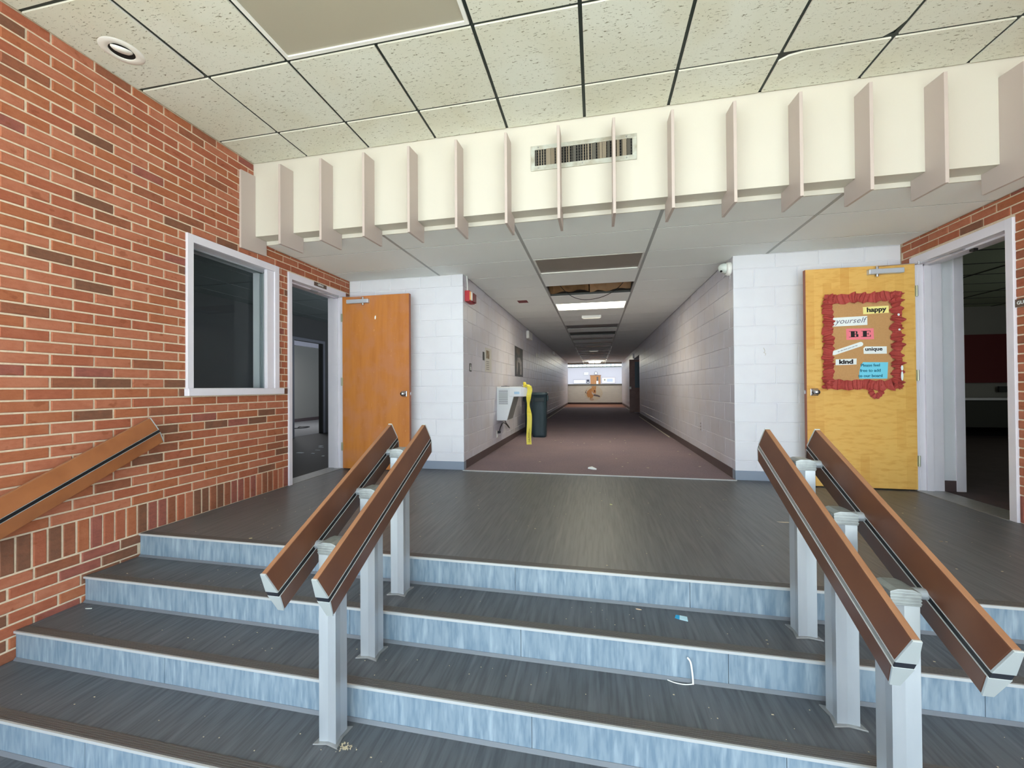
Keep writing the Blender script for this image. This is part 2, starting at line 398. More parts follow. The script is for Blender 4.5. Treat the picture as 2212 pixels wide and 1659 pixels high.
WIN = (2.54, 3.47, .945, 2.215)          # outer frame of the hatch window
DL = (3.597, 4.565, 0, 2.203)            # left door frame outer
DR = (3.563, 4.535, 0, 2.195)            # right door frame outer
YW0 = -.3
def brick_wall(name, X, sgn, holes, label, phase, axis):
    mb = MB(); T = .2
    def fx(m, a0, a1, z0, z1):
        xa, xb = (X-T, X-.006) if sgn > 0 else (X+.006, X+T)
        m.box(xa, xb, a0, a1, z0, z1)
    wall_with_holes(mb, fx, holes, YW0, YB+.2, ZLOB, H1+.05)
    w = struct(mb.build(name, M_MORTAR), label)
    P = brick_field(YW0, YB, ZLOB, H1, phase)
    Q = []
    for p in P:
        if p[0] > YF+.12 and p[2] > H2: continue
        if p[0] > YF+.12 and p[3] > H2: p = (p[0], p[1], p[2], H2, p[4])
        if p[3]-p[2] < .012: continue
        if p[3] < stair_z(p[0])-.02 : continue
        Q.append(p)
    for h in holes: Q = clip(Q, h)
    if sgn > 0:                                            # narrow pier between hatch and door: closers
        R = []
        for p in Q:
            if p[0] >= WIN[1]-.001 and p[1] <= DL[0]+.001 and WIN[2] < (p[2]+p[3])/2 < DL[3]: continue
            R.append(p)
        k = 0; cz = .0672
        while .2+cz*k < WIN[2]-.03: k += 1
        while .2+cz*(k+1) < DL[3]+.02:
            b0, b1 = .2+cz*k+J/2, .2+cz*(k+1)-J/2; s = WIN[1]+(.042 if k % 2 else .084)
            R += [(WIN[1]+.004, s-J/2, b0, b1, pick()), (s+J/2, DL[0]-.002, b0, b1, pick())]; k += 1
        Q = R
    lay('brick', Q, w, axis, X, .03, .004, None, 300, .0018, BR)
    return w
wall_l = brick_wall('wall_left', XL, 1, [WIN, DL], 'red brick wall with pale mortar and a soldier course at floor level, left of the stairs', 1.750, '+X')
wall_r = brick_wall('wall_right', XRW, -1, [DR], 'red brick wall around the dark doorway at the right edge', 1.70, '-X')

# ------------------------------------------------------------------ painted block walls
def block_field(a0, a1, z1, odd, even):
    P = []; g = .0032
    for k in range(12):
        b0, b1 = .2025*k+g, min(.2025*(k+1)-g, z1)
        if b1-b0 < .03: continue
        ph = odd if k % 2 else even
        a = ph-.4045*math.ceil((ph-a0)/.4045+1)
        while a < a1:
            p, q = max(a+g, a0), min(a+.4045-g, a1)
            if q-p > .03: P.append((p, q, b0, b1, 0))
            a += .4045
    return P
def block_wall(name, mb, label, axis, plane, field, m, holes=()):
    w = struct(mb.build(name, m), label)
    for h in holes: field = clip(field, h)
    lay('concrete_block', field, w, axis, plane, .012, .004, None, 300, 0, [m]); return w
block_wall('wall_back_left', B(XL+.001, C1-.0035, YB+.006, YB+.2, 0, H2+.3), 'white painted block wall behind the orange door', '-Y', YB, block_field(XL+.002, C1, H2-.004, -2.123, -1.924), M_BLOCK)
block_wall('wall_back_right', B(C2+.0035, XRW-.001, YB+.006, YB+.2, 0, H2+.3), 'white painted block wall behind the yellow door', '-Y', YB, block_field(C2, XRW-.002, H2-.004, 1.84, 1.64), M_BLOCK)
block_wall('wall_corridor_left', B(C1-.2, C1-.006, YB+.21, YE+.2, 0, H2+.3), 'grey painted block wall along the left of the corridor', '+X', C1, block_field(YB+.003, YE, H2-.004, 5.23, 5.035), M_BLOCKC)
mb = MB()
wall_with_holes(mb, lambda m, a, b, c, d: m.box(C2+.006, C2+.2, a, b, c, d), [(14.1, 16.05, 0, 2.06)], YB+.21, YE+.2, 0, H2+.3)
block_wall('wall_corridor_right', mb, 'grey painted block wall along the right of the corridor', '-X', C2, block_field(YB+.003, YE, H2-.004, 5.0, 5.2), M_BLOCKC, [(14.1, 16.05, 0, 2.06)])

# ------------------------------------------------------------------ floors and stairs
mb = MB().box(XL-.2, XRW+.2, STEPS[0][0]+.05, YB+.2, -.2, 0)
floor = struct(mb.build('floor', M_FLOOR), 'dark grey streaked vinyl landing at the top of the steps')
for i, (yn, z) in enumerate(STEPS):
    zb = STEPS[i+1][1] if i < 3 else ZLOB
    yb = STEPS[i+1][0] if i < 3 else YW0
    # solid step below the nosing, tread of the step below
    B(XL-.001, XRW+.001, yn+.012, yn+.3, zb-.05, z-.004).build('step_core', M_TREAD, floor)
    if i < 3: B(XL-.001, XRW+.001, yb+.05, yn+.015, zb-.05, zb).build('tread', M_TREAD, floor)
    # ribbed nosing strip with bright lip
    nb = MB(); nb.box(XL+.004, XRW-.004, yn, yn+.052, z-.0045, z+.0025)
    for r in range(5): nb.box(XL+.004, XRW-.004, yn+.008+r*.009, yn+.012+r*.009, z+.0025, z+.0038)
    nb.box(XL+.004, XRW-.004, yn-.004, yn+.004, z-.009, z+.0030, 1)
    nb.build('nosing', [M_NOSE, M_NOSEL], floor)
    # riser sheets with seams and a small cove at the foot
    seams = [XL+.004]; x = XL + random.uniform(.7, 1.1)
    while x < XRW-.3: seams.append(x); x += .915
    seams.append(XRW-.004)
    for p, q in zip(seams, seams[1:]):
        B(p+.0012, q-.0012, yn+.006, yn+.0125, zb+.012, z-.006).build('riser_panel', M_RISER, floor)
    MB().prism([(XL+.004, yn-.006, zb), (XL+.004, yn+.012, zb), (XL+.004, yn+.012, zb+.0125), (XL+.004, yn+.004, zb+.0125)], (XRW-XL-.008, 0, 0)).build('cove_strip', mat('cove_strip_grey', (104, 110, 118), .5), floor)
struct(B(-5.5, 5.5, YBK, -1.2, ZLOB-.1, ZLOB).build('floor_bounce', mat('pale_bounce_floor', (212, 216, 200), .7)), 'unseen pale floor behind the viewer, added to bounce sunlight')  # pale floor made up to bounce sun onto the ceilings
lob = struct(B(-5.5, 5.5, -1.2, STEPS[3][0]+.015, ZLOB-.1, ZLOB).build('floor_lobby', M_TREAD), 'blue grey streaked vinyl floor at the foot of the steps')
cf = struct(B(C1, C2, YB-.03, 19.8, -.1, .004).build('floor_corridor', M_CARPET), 'mauve brown carpet running down the corridor')
B(C1, C2, 19.8, YE, -.1, .003).build('end_carpet', M_CARPETE, cf)
B(C1, C2, YB-.05, YB-.028, 0, .008).build('threshold_strip', M_NOSEL, cf)
for x, a, b in ((-1.505, 12.7, 19.8), (1.398, 8.3, 13.9), (1.398, 16.4, 19.8)):
    B(x-.012, x+.012, a, b, .003, .007).build('tack_strip', mat('pale_strip', (214, 208, 190), .7), cf)
B(C2-.02, 3.2, 14.0, 16.5, -.1, 0).build('alcove_floor', M_CARPET, cf)

# ------------------------------------------------------------------ baseboards
def base(name, mb, m, label): return struct(mb.build(name, m, bevel=.002), label)
base('baseboard_back_left', B(XL, C1+.006, YB-.006, YB+.002, 0, .1).box(C1, C1+.006, YB-.006, YB+.07, 0, .1), M_COVE, 'blue grey cove base under the left white block wall')
base('baseboard_back_right', B(C2-.006, XRW, YB-.006, YB+.002, 0, .1).box(C2-.006, C2, YB-.006, YB+.07, 0, .1), M_COVE, 'blue grey cove base under the right white block wall')
base('baseboard_corridor_left', B(C1, C1+.007, YB+.07, YE, 0, .105), M_COVEC, 'brown cove base along the left corridor wall')
base('baseboard_corridor_right', B(C2-.007, C2, YB+.07, 14.1, 0, .105).box(C2-.007, C2, 16.05, YE, 0, .105), M_COVEC, 'brown cove base along the right corridor wall')

# ------------------------------------------------------------------ upper ceiling
XG = [XL] + [-2.5265+.6149*i for i in range(9)] + [XRW]
YG = [YF] + [2.824-.605*j for j in range(12)]
gb = MB()
zg = H1+.004
for x in XG[1:-1]: gb.box(x-.0135, x+.0135, YG[-1], YF, zg, zg+.03)
for y in YG[1:]: gb.box(XL, XRW, y-.0135, y+.0135, zg+.0005, zg+.03)
gb.box(XL, XL+.012, YG[-1], YF, zg, zg+.03); gb.box(XRW-.012, XRW, YG[-1], YF, zg, zg+.03); gb.box(XL, XRW, YF-.012, YF, zg, zg+.03)
gb.box(-5.5, 5.5, YBK, YF+.2, H1+.25, H1+.4)  # unseen slab above the ceiling, added to stop light leaks
ceil = struct(gb.build('ceiling', M_GRID), 'upper ceiling with a black grid and fissured square tiles')
def tile(name, x0, x1, y0, y1, z, parent, ms, chip=None, g=.0115, th=.012, rz=0, dx=0):
    cx, cy = (x0+x1)/2, (y0+y1)/2; a, b = (x1-x0)/2-g, (y1-y0)/2-g
    c = [(-a, -b), (a, -b), (a, b), (-a, b)]
    if chip:                                 # (corner index, size)
        k, s = chip; p = Vector(c[k]); u = (Vector(c[k-1])-p).normalized()*s[0]; w = (Vector(c[(k+1) % 4])-p).normalized()*s[1]
        c = c[:k] + [tuple(p+u), tuple(p+(u+w)*.35), tuple(p+w)] + c[k+1:]
    m = MB(); n = len(c)
    m.v = [(x, y, 0) for x, y in c] + [(x, y, th) for x, y in c]
    m.f = [tuple(range(n))[::-1], tuple(range(n, 2*n))] + [(i, (i+1) % n, n+(i+1) % n, n+i) for i in range(n)]
    m.m = [0, 0] + [1]*n
    o = m.build(name, ms, parent); o.location = (cx+dx, cy, z); o.rotation_euler = (0, 0, rz); return o
far = MB()
for j in range(len(YG)-1):
    for i in range(len(XG)-1):
        x0, x1, y0, y1 = XG[i], XG[i+1], YG[j+1], YG[j]
        if j == 2 and i in (2, 3): continue                         # recessed light
        if y1 < .5: far.box(x0+.012, x1-.012, y0+.012, y1-.012, H1-.006, H1+.006); continue
        chip = None; rz = 0; dx = 0
        if (i, j) == (7, 0): chip = (0, (.05, .13))
        if (i, j) == (7, 1): chip = (2, (.10, .06))
        if (i, j) == (0, 2): rz = .012; dx = -.008
        tile('ceiling_tile', x0, x1, y0, y1, H1-.006, ceil, [M_TILE, M_TILEE], chip, rz=rz, dx=dx)
o = far.build('ceiling_tile', M_TILE, ceil); o['kind'] = 'stuff'

def troffer(name, x0, x1, y0, y1, z, label, lens, group=None, depth=.03, fw=.022, frame=M_WHITE2):
    t = tag(empty(name, ((x0+x1)/2, (y0+y1)/2, z)), label, 'ceiling light', group)
    X0, X1, Y0, Y1 = (x0-x1)/2+.012, (x1-x0)/2-.012, (y0-y1)/2+.012, (y1-y0)/2-.012
    f = MB(); f.box(X0, X1, Y0, Y0+fw, -.003, .02); f.box(X0, X1, Y1-fw, Y1, -.003, .02)
    f.box(X0, X0+fw, Y0+fw, Y1-fw, -.003, .02); f.box(X1-fw, X1, Y0+fw, Y1-fw, -.003, .02)
    f.box(X0, X1, Y0, Y1, depth+.02, depth+.05)
    f.box(X0, X0+.004, Y0, Y1, .02, depth+.02); f.box(X1-.004, X1, Y0, Y1, .02, depth+.02); f.box(X0, X1, Y0, Y0+.004, .02, depth+.02); f.box(X0, X1, Y1-.004, Y1, .02, depth+.02)
    f.build('light_frame', frame, t); B(X0+.004, X1-.004, Y0+.004, Y1-.004, depth-.006, depth).build('diffuser', lens, t)
    return t
troffer('ceiling_light', XG[2], XG[4], YG[3], YG[2], H1-.006, 'large unlit recessed light with a grey lens in the upper tile ceiling', mat('unlit_lens_upper', (172, 166, 148), .35), depth=.012)
# round eyeball downlight in the corner tile
t = tag(empty('round_downlight', (-2.845, 1.935, H1-.006)), 'round white eyeball downlight in the ceiling tile by the brick wall', 'ceiling light')
def lathe(prof, n=32, c=(0, 0, 0), mi=0):
    m = MB()
    for r, z in prof:
        for i in range(n): m.v.append((c[0]+r*math.cos(2*PI*i/n), c[1]+r*math.sin(2*PI*i/n), c[2]+z))
    for k in range(len(prof)-1):
        for i in range(n):
            j = (i+1) % n; m.f.append((k*n+i, k*n+j, (k+1)*n+j, (k+1)*n+i)); m.m.append(mi)
    return m
lathe([(.108, -.0005), (.104, -.003), (.085, -.005), (.066, -.006), (.062, -.003), (.062, .02)], 40).build('trim_ring', M_WHITE2, t, smooth=True)
lathe([(.0615, -.002), (.0, -.001)], 32).build('dark_can', M_BLACK, t)
e = lathe([(.0001, -.030), (.02, -.0285), (.038, -.023), (.05, -.012), (.056, 0), (.056, .01)], 32, (0, 0, 0)).build('eyeball', M_WHITE2, t, smooth=True)
e.location = (.012, -.010, -.001); e.rotation_euler = (.25, .3, 0); e.scale = (.93, .93, .6)

# ------------------------------------------------------------------ fascia with fins
fas = struct(B(XL, XRW, YF, YF+.13, H2+.035, H1+.1).build('wall_fascia', M_FASCIA), 'cream bulkhead dropping from the upper to the lower ceiling')
B(XL+.001, XRW-.001, YF+.1305, YF+.141, H2-.001, H2+.04).build('ceiling_edge_strip', M_FASCIA, fas)
for k in range(15):
    x = -3.090+.4045*k
    prof = [(x-.0105, 3.018, 2.958), (x-.0105, 3.018, 2.258), (x-.0105, YF+.128, 2.268), (x-.0105, YF+.128, 2.409), (x-.0105, YF+.001, 2.409), (x-.0105, YF+.001, 2.972)]
    MB().prism(prof, (.021, 0, 0)).build('fin', M_FIN, fas, bevel=.0015)
# louvred air grille in the fascia
g = tag(empty('air_grille', (-.085, YF-.001, 2.813)), 'dirty metal air grille with bent vertical blades on the cream bulkhead', 'vent')
f = MB(); f.box(-.405, .405, -.012, 0, .066, .098); f.box(-.405, .405, -.012, 0, -.098, -.062); f.box(-.405, -.372, -.012, 0, -.062, .066); f.box(.372, .405, -.012, 0, -.062, .066)
f.build('grille_frame', mat('grille_metal', (196, 198, 188), .4, .3, noise=((14, 14, 14), .6, (150, 136, 112))), g, bevel=.002)
B(-.372, .372, -.0015, -.0005, -.062, .066).build('grille_backing', M_BLACK, g)
x = -.362; k = 0
while x < .365:
    w = random.choice([.006, .006, .007, .012, .022, .030]); tw = random.uniform(-.5, .5)
    bl = B(-w/2, w/2, -.0025, .0025, -.062, .066).build('blade', mat('blade_metal', (150, 138, 120), .5, .3) if random.random() < .55 else mat('blade_metal_dark', (96, 92, 84), .5, .3), g)
    bl.location = (x, -.006, 0); bl.rotation_euler = (0, 0, tw); x += w/2+.0165; k += 1
hb = MB()
for z in (-.04, -.018, .004, .026, .048): hb.box(-.372, .372, -.0032, -.0022, z-.0012, z+.0012)
hb.build('cross_wires', mat('blade_metal_dark', (96, 92, 84)), g)
for x, z in ((-.345, .082), (-.345, -.08), (.0, -.08), (.33, .082), (.33, -.08)):
    s = lathe([(.006, 0), (.0055, -.003), (.0001, -.0035)], 10).build('screw', M_ALUD, g); s.rotation_euler = (-PI/2, 0, 0); s.location = (x, -.0122, z)

# ------------------------------------------------------------------ lower ceiling
XM = [XL, -1.868, -.672, .524, 1.765, XRW]
YR = [YF+.142, 3.70] + [4.31+.6*k for k in range(32)]
YR[-1] = YE
gb = MB()
for x in XM[1:-1]:
    gb.box(x-.014, x+.014, YR[0], YB if abs(x) > 1.5 else YE, H2-.001, H2+.03)
for y in YR[1:-1]:
    a, b = (XL, XRW) if y < YB else (C1, C2)
    gb.box(a, b, y-.0065, y+.0065, H2+.0022, H2+.03, 1)
gb.box(C1, C1+.012, YB, YE, H2+.001, H2+.03); gb.box(C2-.012, C2, YB, YE, H2+.001, H2+.03)
gb.box(XL-.1, XRW+.1, YR[0]-.02, YE+.3, H2+.55, H2+.6, 2)
ceil2 = struct(gb.build('ceiling_corridor', [M_GRIDL, M_GRIDD, mat('roof_deck', (86, 70, 52), .9)]), 'lower ceiling of plain grey tiles running into the corridor')
rowY = list(zip(YR, YR[1:]))
SPEC = {2: 'dull', 4: 'hole', 6: 'lit', 10: 'off', 12: 'hole2', 14: 'off', 16: 'off2', 18: 'off', 21: 'off', 23: 'off', 25: 'off', 27: 'off'}
lights_n = 0
names_far = iter(['first dark unlit light panel beyond the lit one in the corridor ceiling', 'unlit light panel just past the dark opening in the corridor ceiling', 'bluish unlit light panel halfway down the corridor ceiling', 'unlit light panel before the far flat fixture in the corridor ceiling',
    'narrow dark light panel past the far flat fixture', 'third dark light panel from the corridor end', 'second dark light panel from the corridor end', 'last dark light panel before the corridor end'])
for r, (y0, y1) in enumerate(rowY):
    for c in range(5):
        x0, x1 = XM[c], XM[c+1]
        if y0 > YB-.4 and y0 >= 4.30:
            if c in (0, 4): 
                if y0 < YB:
                    tile('ceiling_tile', x0, x1, y0, YB, H2, ceil2, [M_TILEL, M_TILEL], g=.0048)
                continue
            if y0 > YB-.01: x0, x1 = max(x0, C1), min(x1, C2)
        sp_ = SPEC.get(r) if c == 2 else None
        if sp_ in ('hole', 'hole2'): continue
        if sp_:
            if sp_ == 'dull': troffer('ceiling_light', x0, x1, y0, y1, H2+.002, 'unlit grey recessed light nearest the bulkhead in the corridor ceiling', mat('unlit_lens_low', (146, 138, 128), .4), depth=.014)
            elif sp_ == 'lit': troffer('ceiling_light', x0, x1, y0, y1, H2+.002, 'lit yellow fluorescent light panel in the corridor ceiling', M_LIT, depth=.02)
            else: troffer('ceiling_light', x0, x1, y0, y1, H2+.002, next(names_far), M_LENSD, depth=.016, frame=mat('dull_frame', (150, 150, 146), .5))
            continue
        tile('ceiling_tile', x0, x1, y0, y1, H2+.0005, ceil2, [M_TILEL, M_TILEL], g=.0048, rz=random.uniform(-.001, .001))
yh = rowY[4][0]
ins = tag(empty('insulation_batt', (0, yh+.3, H2+.1)), 'brown kraft insulation sagging above the missing corridor ceiling tile', 'insulation')
for a, b, z, ry, m_ in ((-.66, -.09, .02, .03, M_INSUL), (-.07, .505, .012, -.05, mat('kraft_insulation_light', (150, 122, 92), .9, noise=((7, 7, 7), .7, (150, 112, 74))))):
    pts = MB(); n = 10
    for i in range(n+1):
        for j in range(5):
            u = a+(b-a)*i/n; v = -.27+.51*j/4; pts.v.append((u, v, z+.13-.42*(v+.25)+.012*math.sin(9*u+j)+.015*math.sin(23*u)+random.uniform(-.008, .008)))
    for i in range(n):
        for j in range(4): pts.f.append((i*5+j, i*5+j+1, (i+1)*5+j+1, (i+1)*5+j)); pts.m.append(0)
    o = pts.build('batt', m_, ins); sd = o.modifiers.new('thick', 'SOLIDIFY'); sd.thickness = .06; sd.offset = 1
def smooth_curve(pts, sub=8):
    P = [Vector(p) for p in pts]; out = []
    for i in range(len(P)-1):
        p0, p1, p2, p3 = P[max(i-1, 0)], P[i], P[i+1], P[min(i+2, len(P)-1)]
        for k in range(sub):
            t = k/sub
            out.append(.5*((2*p1)+(-p0+p2)*t+(2*p0-5*p1+4*p2-p3)*t*t+(-p0+3*p1-3*p2+p3)*t**3))
    return out+[P[-1]]
tag(MB().tube(smooth_curve([(-.50, 5.86, 2.47), (-.42, 5.9, 2.385), (-.30, 5.93, 2.30), (-.14, 5.95, 2.262), (.06, 5.93, 2.275), (.24, 5.86, 2.33), (.36, 5.78, 2.41), (.44, 5.66, 2.50)]), .0045, 6).build('hanging_cable', M_BLK),
    'thin dark cable drooping from the missing ceiling tile in the corridor', 'cable')
def flat_fixture(x, y, w, label):
    t = tag(empty('emergency_fixture', (x, y, H2)), label, 'ceiling fixture')
    MB().prism([(-w/2, -.06, 0), (-w/2, -.045, -.045), (-w/2, .045, -.045), (-w/2, .06, 0)], (w, 0, 0)).build('fixture_body', M_WHITE2, t, bevel=.003)
    B(-w/2+.02, w/2-.02, -.04, .04, -.049, -.0452).build('fixture_lens', mat('fixture_lens', (220, 216, 200), .3, emit=((255, 248, 230), .25)), t)  # slight emission added to the lens to brighten the far corridor
flat_fixture(-.07, 7.99, .37, 'small flat white fixture on the corridor ceiling just past the lit panel')
flat_fixture(-.06, 15.5, .34, 'small flat white fixture far down the corridor ceiling')
tag(B(-1.215, -1.06, 6.30, 6.48, H2-.002, H2).build('ceiling_sticker', M_REDD), 'dark red rectangular marker stuck on a corridor ceiling tile', 'sticker')
for k, (xx, a, b) in enumerate(((-.662, 14.2, 22.6), (.54, 14.2, 22.6))):
    t = tag(empty('ceiling_strip_row', (xx, a, H2)), ('left' if k == 0 else 'right') + ' row of white strips hanging under the far corridor ceiling', 'strip')
    y = 0
    while y < b-a:
        B(-.012, .012, y, y+.75, -.05, 0).build('strip', M_WHITE2, t); y += 1.2

# ------------------------------------------------------------------ corridor end: low wall, opening, atrium
lw = struct(B(C1, C2, YE, YE+.2, .1, 1.08).build('wall_end_low', mat('low_wall_brick_paint', (232, 230, 222), .6, noise=((3, 3, 70), .6, (204, 202, 198)))), 'low painted wall with a mural across the corridor end')
B(C1, C2, YE-.012, YE+.01, 0, .105).build('end_base', mat('end_base_brown', (70, 48, 40), .5), lw)
B(C1, C2, YE-.03, YE+.23, 1.08, 1.155).build('cap_ledge', mat('ledge_grey', (120, 120, 110), .5), lw)
struct(B(C1-.2, C2+.2, YE, YE+.2, 2.307, H2+.6).build('wall_end_header', mat('header_brown', (120, 104, 92), .7)), 'dark header above the opening at the corridor end')
AT = MB()
AT.box(-6, 6, 30, 30.2, -2, 2.43); AT.box(-6, 6, 30, 30.2, 2.64, 3.1); AT.box(-6.2, -6, 23.56, 30.2, -2, 3.1); AT.box(6, 6.2, 23.56, 30.2, -2, 3.1)
AT.box(-6, C1-.2, 23.45, 23.56, -2, 3.1); AT.box(C2+.2, 6, 23.45, 23.56, -2, 3.1)
struct(AT.build('wall_atrium', mat('atrium_white', (205, 205, 212), .7)), 'bright white wall of the room beyond the corridor')
struct(B(-6.2, 6.2, 23.45, 30.2, 3.1, 3.2).build('ceiling_atrium', M_TILEL), 'ceiling of the bright room beyond the corridor')
struct(B(-6.2, 6.2, 23.56, 30.2, -2.1, -2).build('floor_atrium', mat('atrium_bounce_floor', (206, 204, 200), .5)), 'sunken floor of the bright room beyond the corridor')  # floor made pale to bounce light up to the corridor ceiling
wn = struct(empty('window_2', (0, 30, 2.43)), 'row of small clerestory panes high in the far white wall')
fr = MB(); fr.box(-6, 6, -.05, .05, -.01, .05); fr.box(-6, 6, -.04, .04, .19, .22)
fr.build('window_frame', M_GREENF, wn)
x = -2.06
while x < 2.1:
    B(x-.018, x+.018, -.04, .04, .05, .19).build('mullion', M_GREENF, wn)
    B(x+.018, x+.268, -.004, .004, .05, .19).build('pane', M_GLASS, wn); x += .286
for x in (-.20, .12):
    t = tag(empty('flush_lamp', (x, 22.0, H2)), ('left' if x < 0 else 'right')+' one of two glowing lamps at the very end of the corridor ceiling', 'ceiling light')
    B(-.145, .145, -.09, .09, -.095, -.012).build('lamp_glow', M_LIT2, t, bevel=.02)
    B(-.15, .15, -.095, .095, -.012, 0).build('lamp_base', M_ALUD, t)
t = tag(empty('atrium_door', (-.01, 29.98, 0)), 'orange wooden door on the bright wall beyond the corridor', 'door')
B(-.36, .36, -.03, 0, -2, 1.80).build('door_leaf', M_ODOOR, t); B(-.40, .40, -.02, .01, 1.80, 1.85).build('door_header', mat('brown_trim', (150, 116, 88), .6), t)
B(.08, .2, -.04, -.03, 1.4, 1.72).build('door_lite', mat('door_lite_dark', (96, 88, 84), .3), t); B(.06, .2, -.045, -.03, 1.2, 1.42).build('door_paper', M_PAPER, t)
t = tag(empty('wall_clock', (.025, 29.98, 1.985)), 'round white wall clock above the orange door', 'clock')
o = lathe([(.115, 0), (.115, .03), (.095, .035), (.094, .02)], 28).build('clock_rim', M_INKG, t); o.rotation_euler = (PI/2, 0, 0)
o = lathe([(.096, .018), (.0001, .018)], 28).build('clock_face', M_PAPER, t); o.rotation_euler = (PI/2, 0, 0)
def panel(name, x0, x1, z0, z1, label, cat, m, y=29.98, border=M_INKG):
    t = tag(empty(name, ((x0+x1)/2, y, (z0+z1)/2)), label, cat); w, h = (x1-x0)/2, (z1-z0)/2
    B(-w, w, -.02, 0, -h, h).build('board_frame', border, t); B(-w+.015, w-.015, -.024, -.019, -h+.015, h-.015).build('board_face', m, t); return t
panel('notice_board', -1.6, -.68, 1.24, 1.53, 'white notice board left of the orange door in the far room', 'board', mat('board_white', (236, 238, 244), .5))
p_ = panel('wall_sign', -.64, -.45, 1.24, 1.53, 'small dark sign beside the orange door in the far room', 'sign', mat('sign_dark', (60, 62, 76), .5))
B(-.05, .05, -.03, -.024, -.1, -.02).build('sign_mark', M_PAPER, p_)
t = panel('white_board', .43, 1.38, 1.24, 1.67, 'framed white board right of the orange door in the far room', 'board', mat('board_white', (236, 238, 244), .5), border=mat('frame_mauve', (170, 150, 156), .6))
B(-.1, .3, -.03, -.0245, -.1, .12).build('board_print', mat('print_blue', (196, 206, 222), .7), t); o = lathe([(.06, 0), (.0001, 0)], 16).build('board_emblem', mat('print_olive', (150, 150, 110), .7), t); o.rotation_euler = (PI/2, 0, 0); o.location = (-.26, -.0255, .04)
panel('framed_notice', -.84, -.5, 1.86, 2.07, 'small pale framed notice left of the round clock', 'sign', M_PAPER, border=mat('frame_pale', (206, 206, 214), .6))

# mural of a crouching big cat
t = tag(empty('wall_mural', (-.12, YE-.002, .64)), 'painted mural of a snarling tan big cat on a cream oval, on the low wall', 'mural')
o = lathe([(1, 0), (.0001, 0)], 48).build('oval', M_OVAL, t); o.rotation_euler = (PI/2, 0, 0); o.scale = (.50, .42, 1); o.location = (.0, -.001, .0)
def flat(name, pts, m, y): 
    return MB().poly([(x, y, z) for x, z in pts], 0).build(name, m, t)
flat('cat_body', [(-.40, -.02), (-.34, .12), (-.2, .24), (-.06, .30), (.10, .30), (.14, .1), (.10, -.08), (.0, -.14), (-.08, -.30), (-.02, -.40), (-.2, -.38), (-.22, -.22), (-.3, -.26), (-.36, -.16)], M_TAN, -.003)
flat('cat_head', [(-.10, .34), (-.12, .40), (-.06, .385), (.0, .40), (.08, .385), (.14, .405), (.15, .35), (.13, .22), (.08, .06), (.02, .02), (-.06, .08), (-.11, .22)], mat('cat_head_paint', (214, 162, 108), .8), -.005)
flat('cat_mouth', [(.02, .16), (.09, .17), (.08, .06), (.04, .05)], mat('cat_mouth_paint', (110, 52, 50), .8), -.007)
flat('cat_eye', [(-.03, .27), (.02, .26), (.0, .25)], M_INK, -.007); flat('cat_eye', [(.08, .26), (.12, .27), (.1, .25)], M_INK, -.007)
flat('cat_chest', [(-.10, .12), (-.04, .02), (.05, -.02), (.10, .0), (.06, -.12), (-.02, -.12), (-.1, -.02)], mat('cat_pale_paint', (226, 214, 206), .8), -.006)
flat('cat_foreleg', [(.0, -.06), (.22, -.10), (.36, -.16), (.34, -.24), (.22, -.20), (.0, -.16)], M_TAND, -.0065)
flat('cat_paw', [(-.22, -.34), (-.12, -.28), (.0, -.32), (.02, -.40), (-.08, -.43), (-.2, -.41)], mat('cat_paw_paint', (204, 176, 154), .8), -.0065)
flat('cat_tail', [(-.40, .0), (-.47, .0), (-.46, .08), (-.38, .18), (-.37, .16), (-.43, .07), (-.42, .03), (-.34, .0), (-.34, -.04)], M_TAND, -.004)

# doorway recess with an open door on the right of the corridor
d3 = struct(empty('door_3', (1.26, 15.93, 0)), 'brown door with a tall wired glass lite standing open far down the corridor')
MB().box(0, .20, 0, .045, .02, 2.02).box(.20, .46, 0, .045, .02, .95).box(.20, .46, 0, .045, 1.93, 2.02).box(.46, .9, 0, .045, .02, 2.02).build('door_leaf', M_CAB, d3)
B(.20, .46, .015, .03, .95, 1.93).build('wired_pane', M_GLASSG, d3)
B(-.02, .06, -.03, 0, .90, .985).build('lock_plate', M_WHITE2, d3); o = MB().tube([(.02, -.03, .94), (.02, -.06, .94)], .012).build('door_knob', M_BLK, d3)
B(.12, .42, -.05, .05, 2.06, 2.24).build('door_header', M_WHITE, d3)
struct(B(2.6, 2.7, 14.0, 17.0, 0, H2+.2).box(C2+.2, 2.7, 16.5, 16.6, 0, H2+.2).box(C2+.2, 2.7, 13.9, 14.0, 0, H2+.2).build('wall_alcove', M_BLOCKC), 'block wall inside the recess far down the corridor')

# ------------------------------------------------------------------ hatch window on the brick wall
w1 = struct(empty('window_1', (0, 0, 0)), 'white framed hatch window onto the dark office in the left brick wall')
y0, y1, z0, z1 = WIN; oy0, oy1, oz0, oz1 = 2.592, 3.412, 1.008, 2.152; fx = XL+.016
f = MB(); f.box(XL-.01, fx, y0, oy0, z0+.055, z1); f.box(XL-.01, fx, oy1, y1, z0+.055, z1); f.box(XL-.01, fx, oy0, oy1, oz1, z1)
f.build('window_frame', M_WHITE, w1, bevel=.003)
B(XL-.01, XL+.045, y0-.012, y1+.03, z0, z0+.058).build('window_sill', M_WHITE, w1, bevel=.003)
j = MB(); j.box(XL-.24, XL-.01, oy1, oy1+.02, oz0-.01, oz1); j.box(XL-.24, XL-.01, oy0-.02, oy0, oz0-.01, oz1); j.box(XL-.24, XL-.01, oy0-.02, oy1+.02, oz1, oz1+.02); j.box(XL-.24, XL-.01, oy0-.02, oy1+.02, oz0-.03, oz0-.01)
j.build('jamb_lining', M_WHITE, w1)
tr = MB()
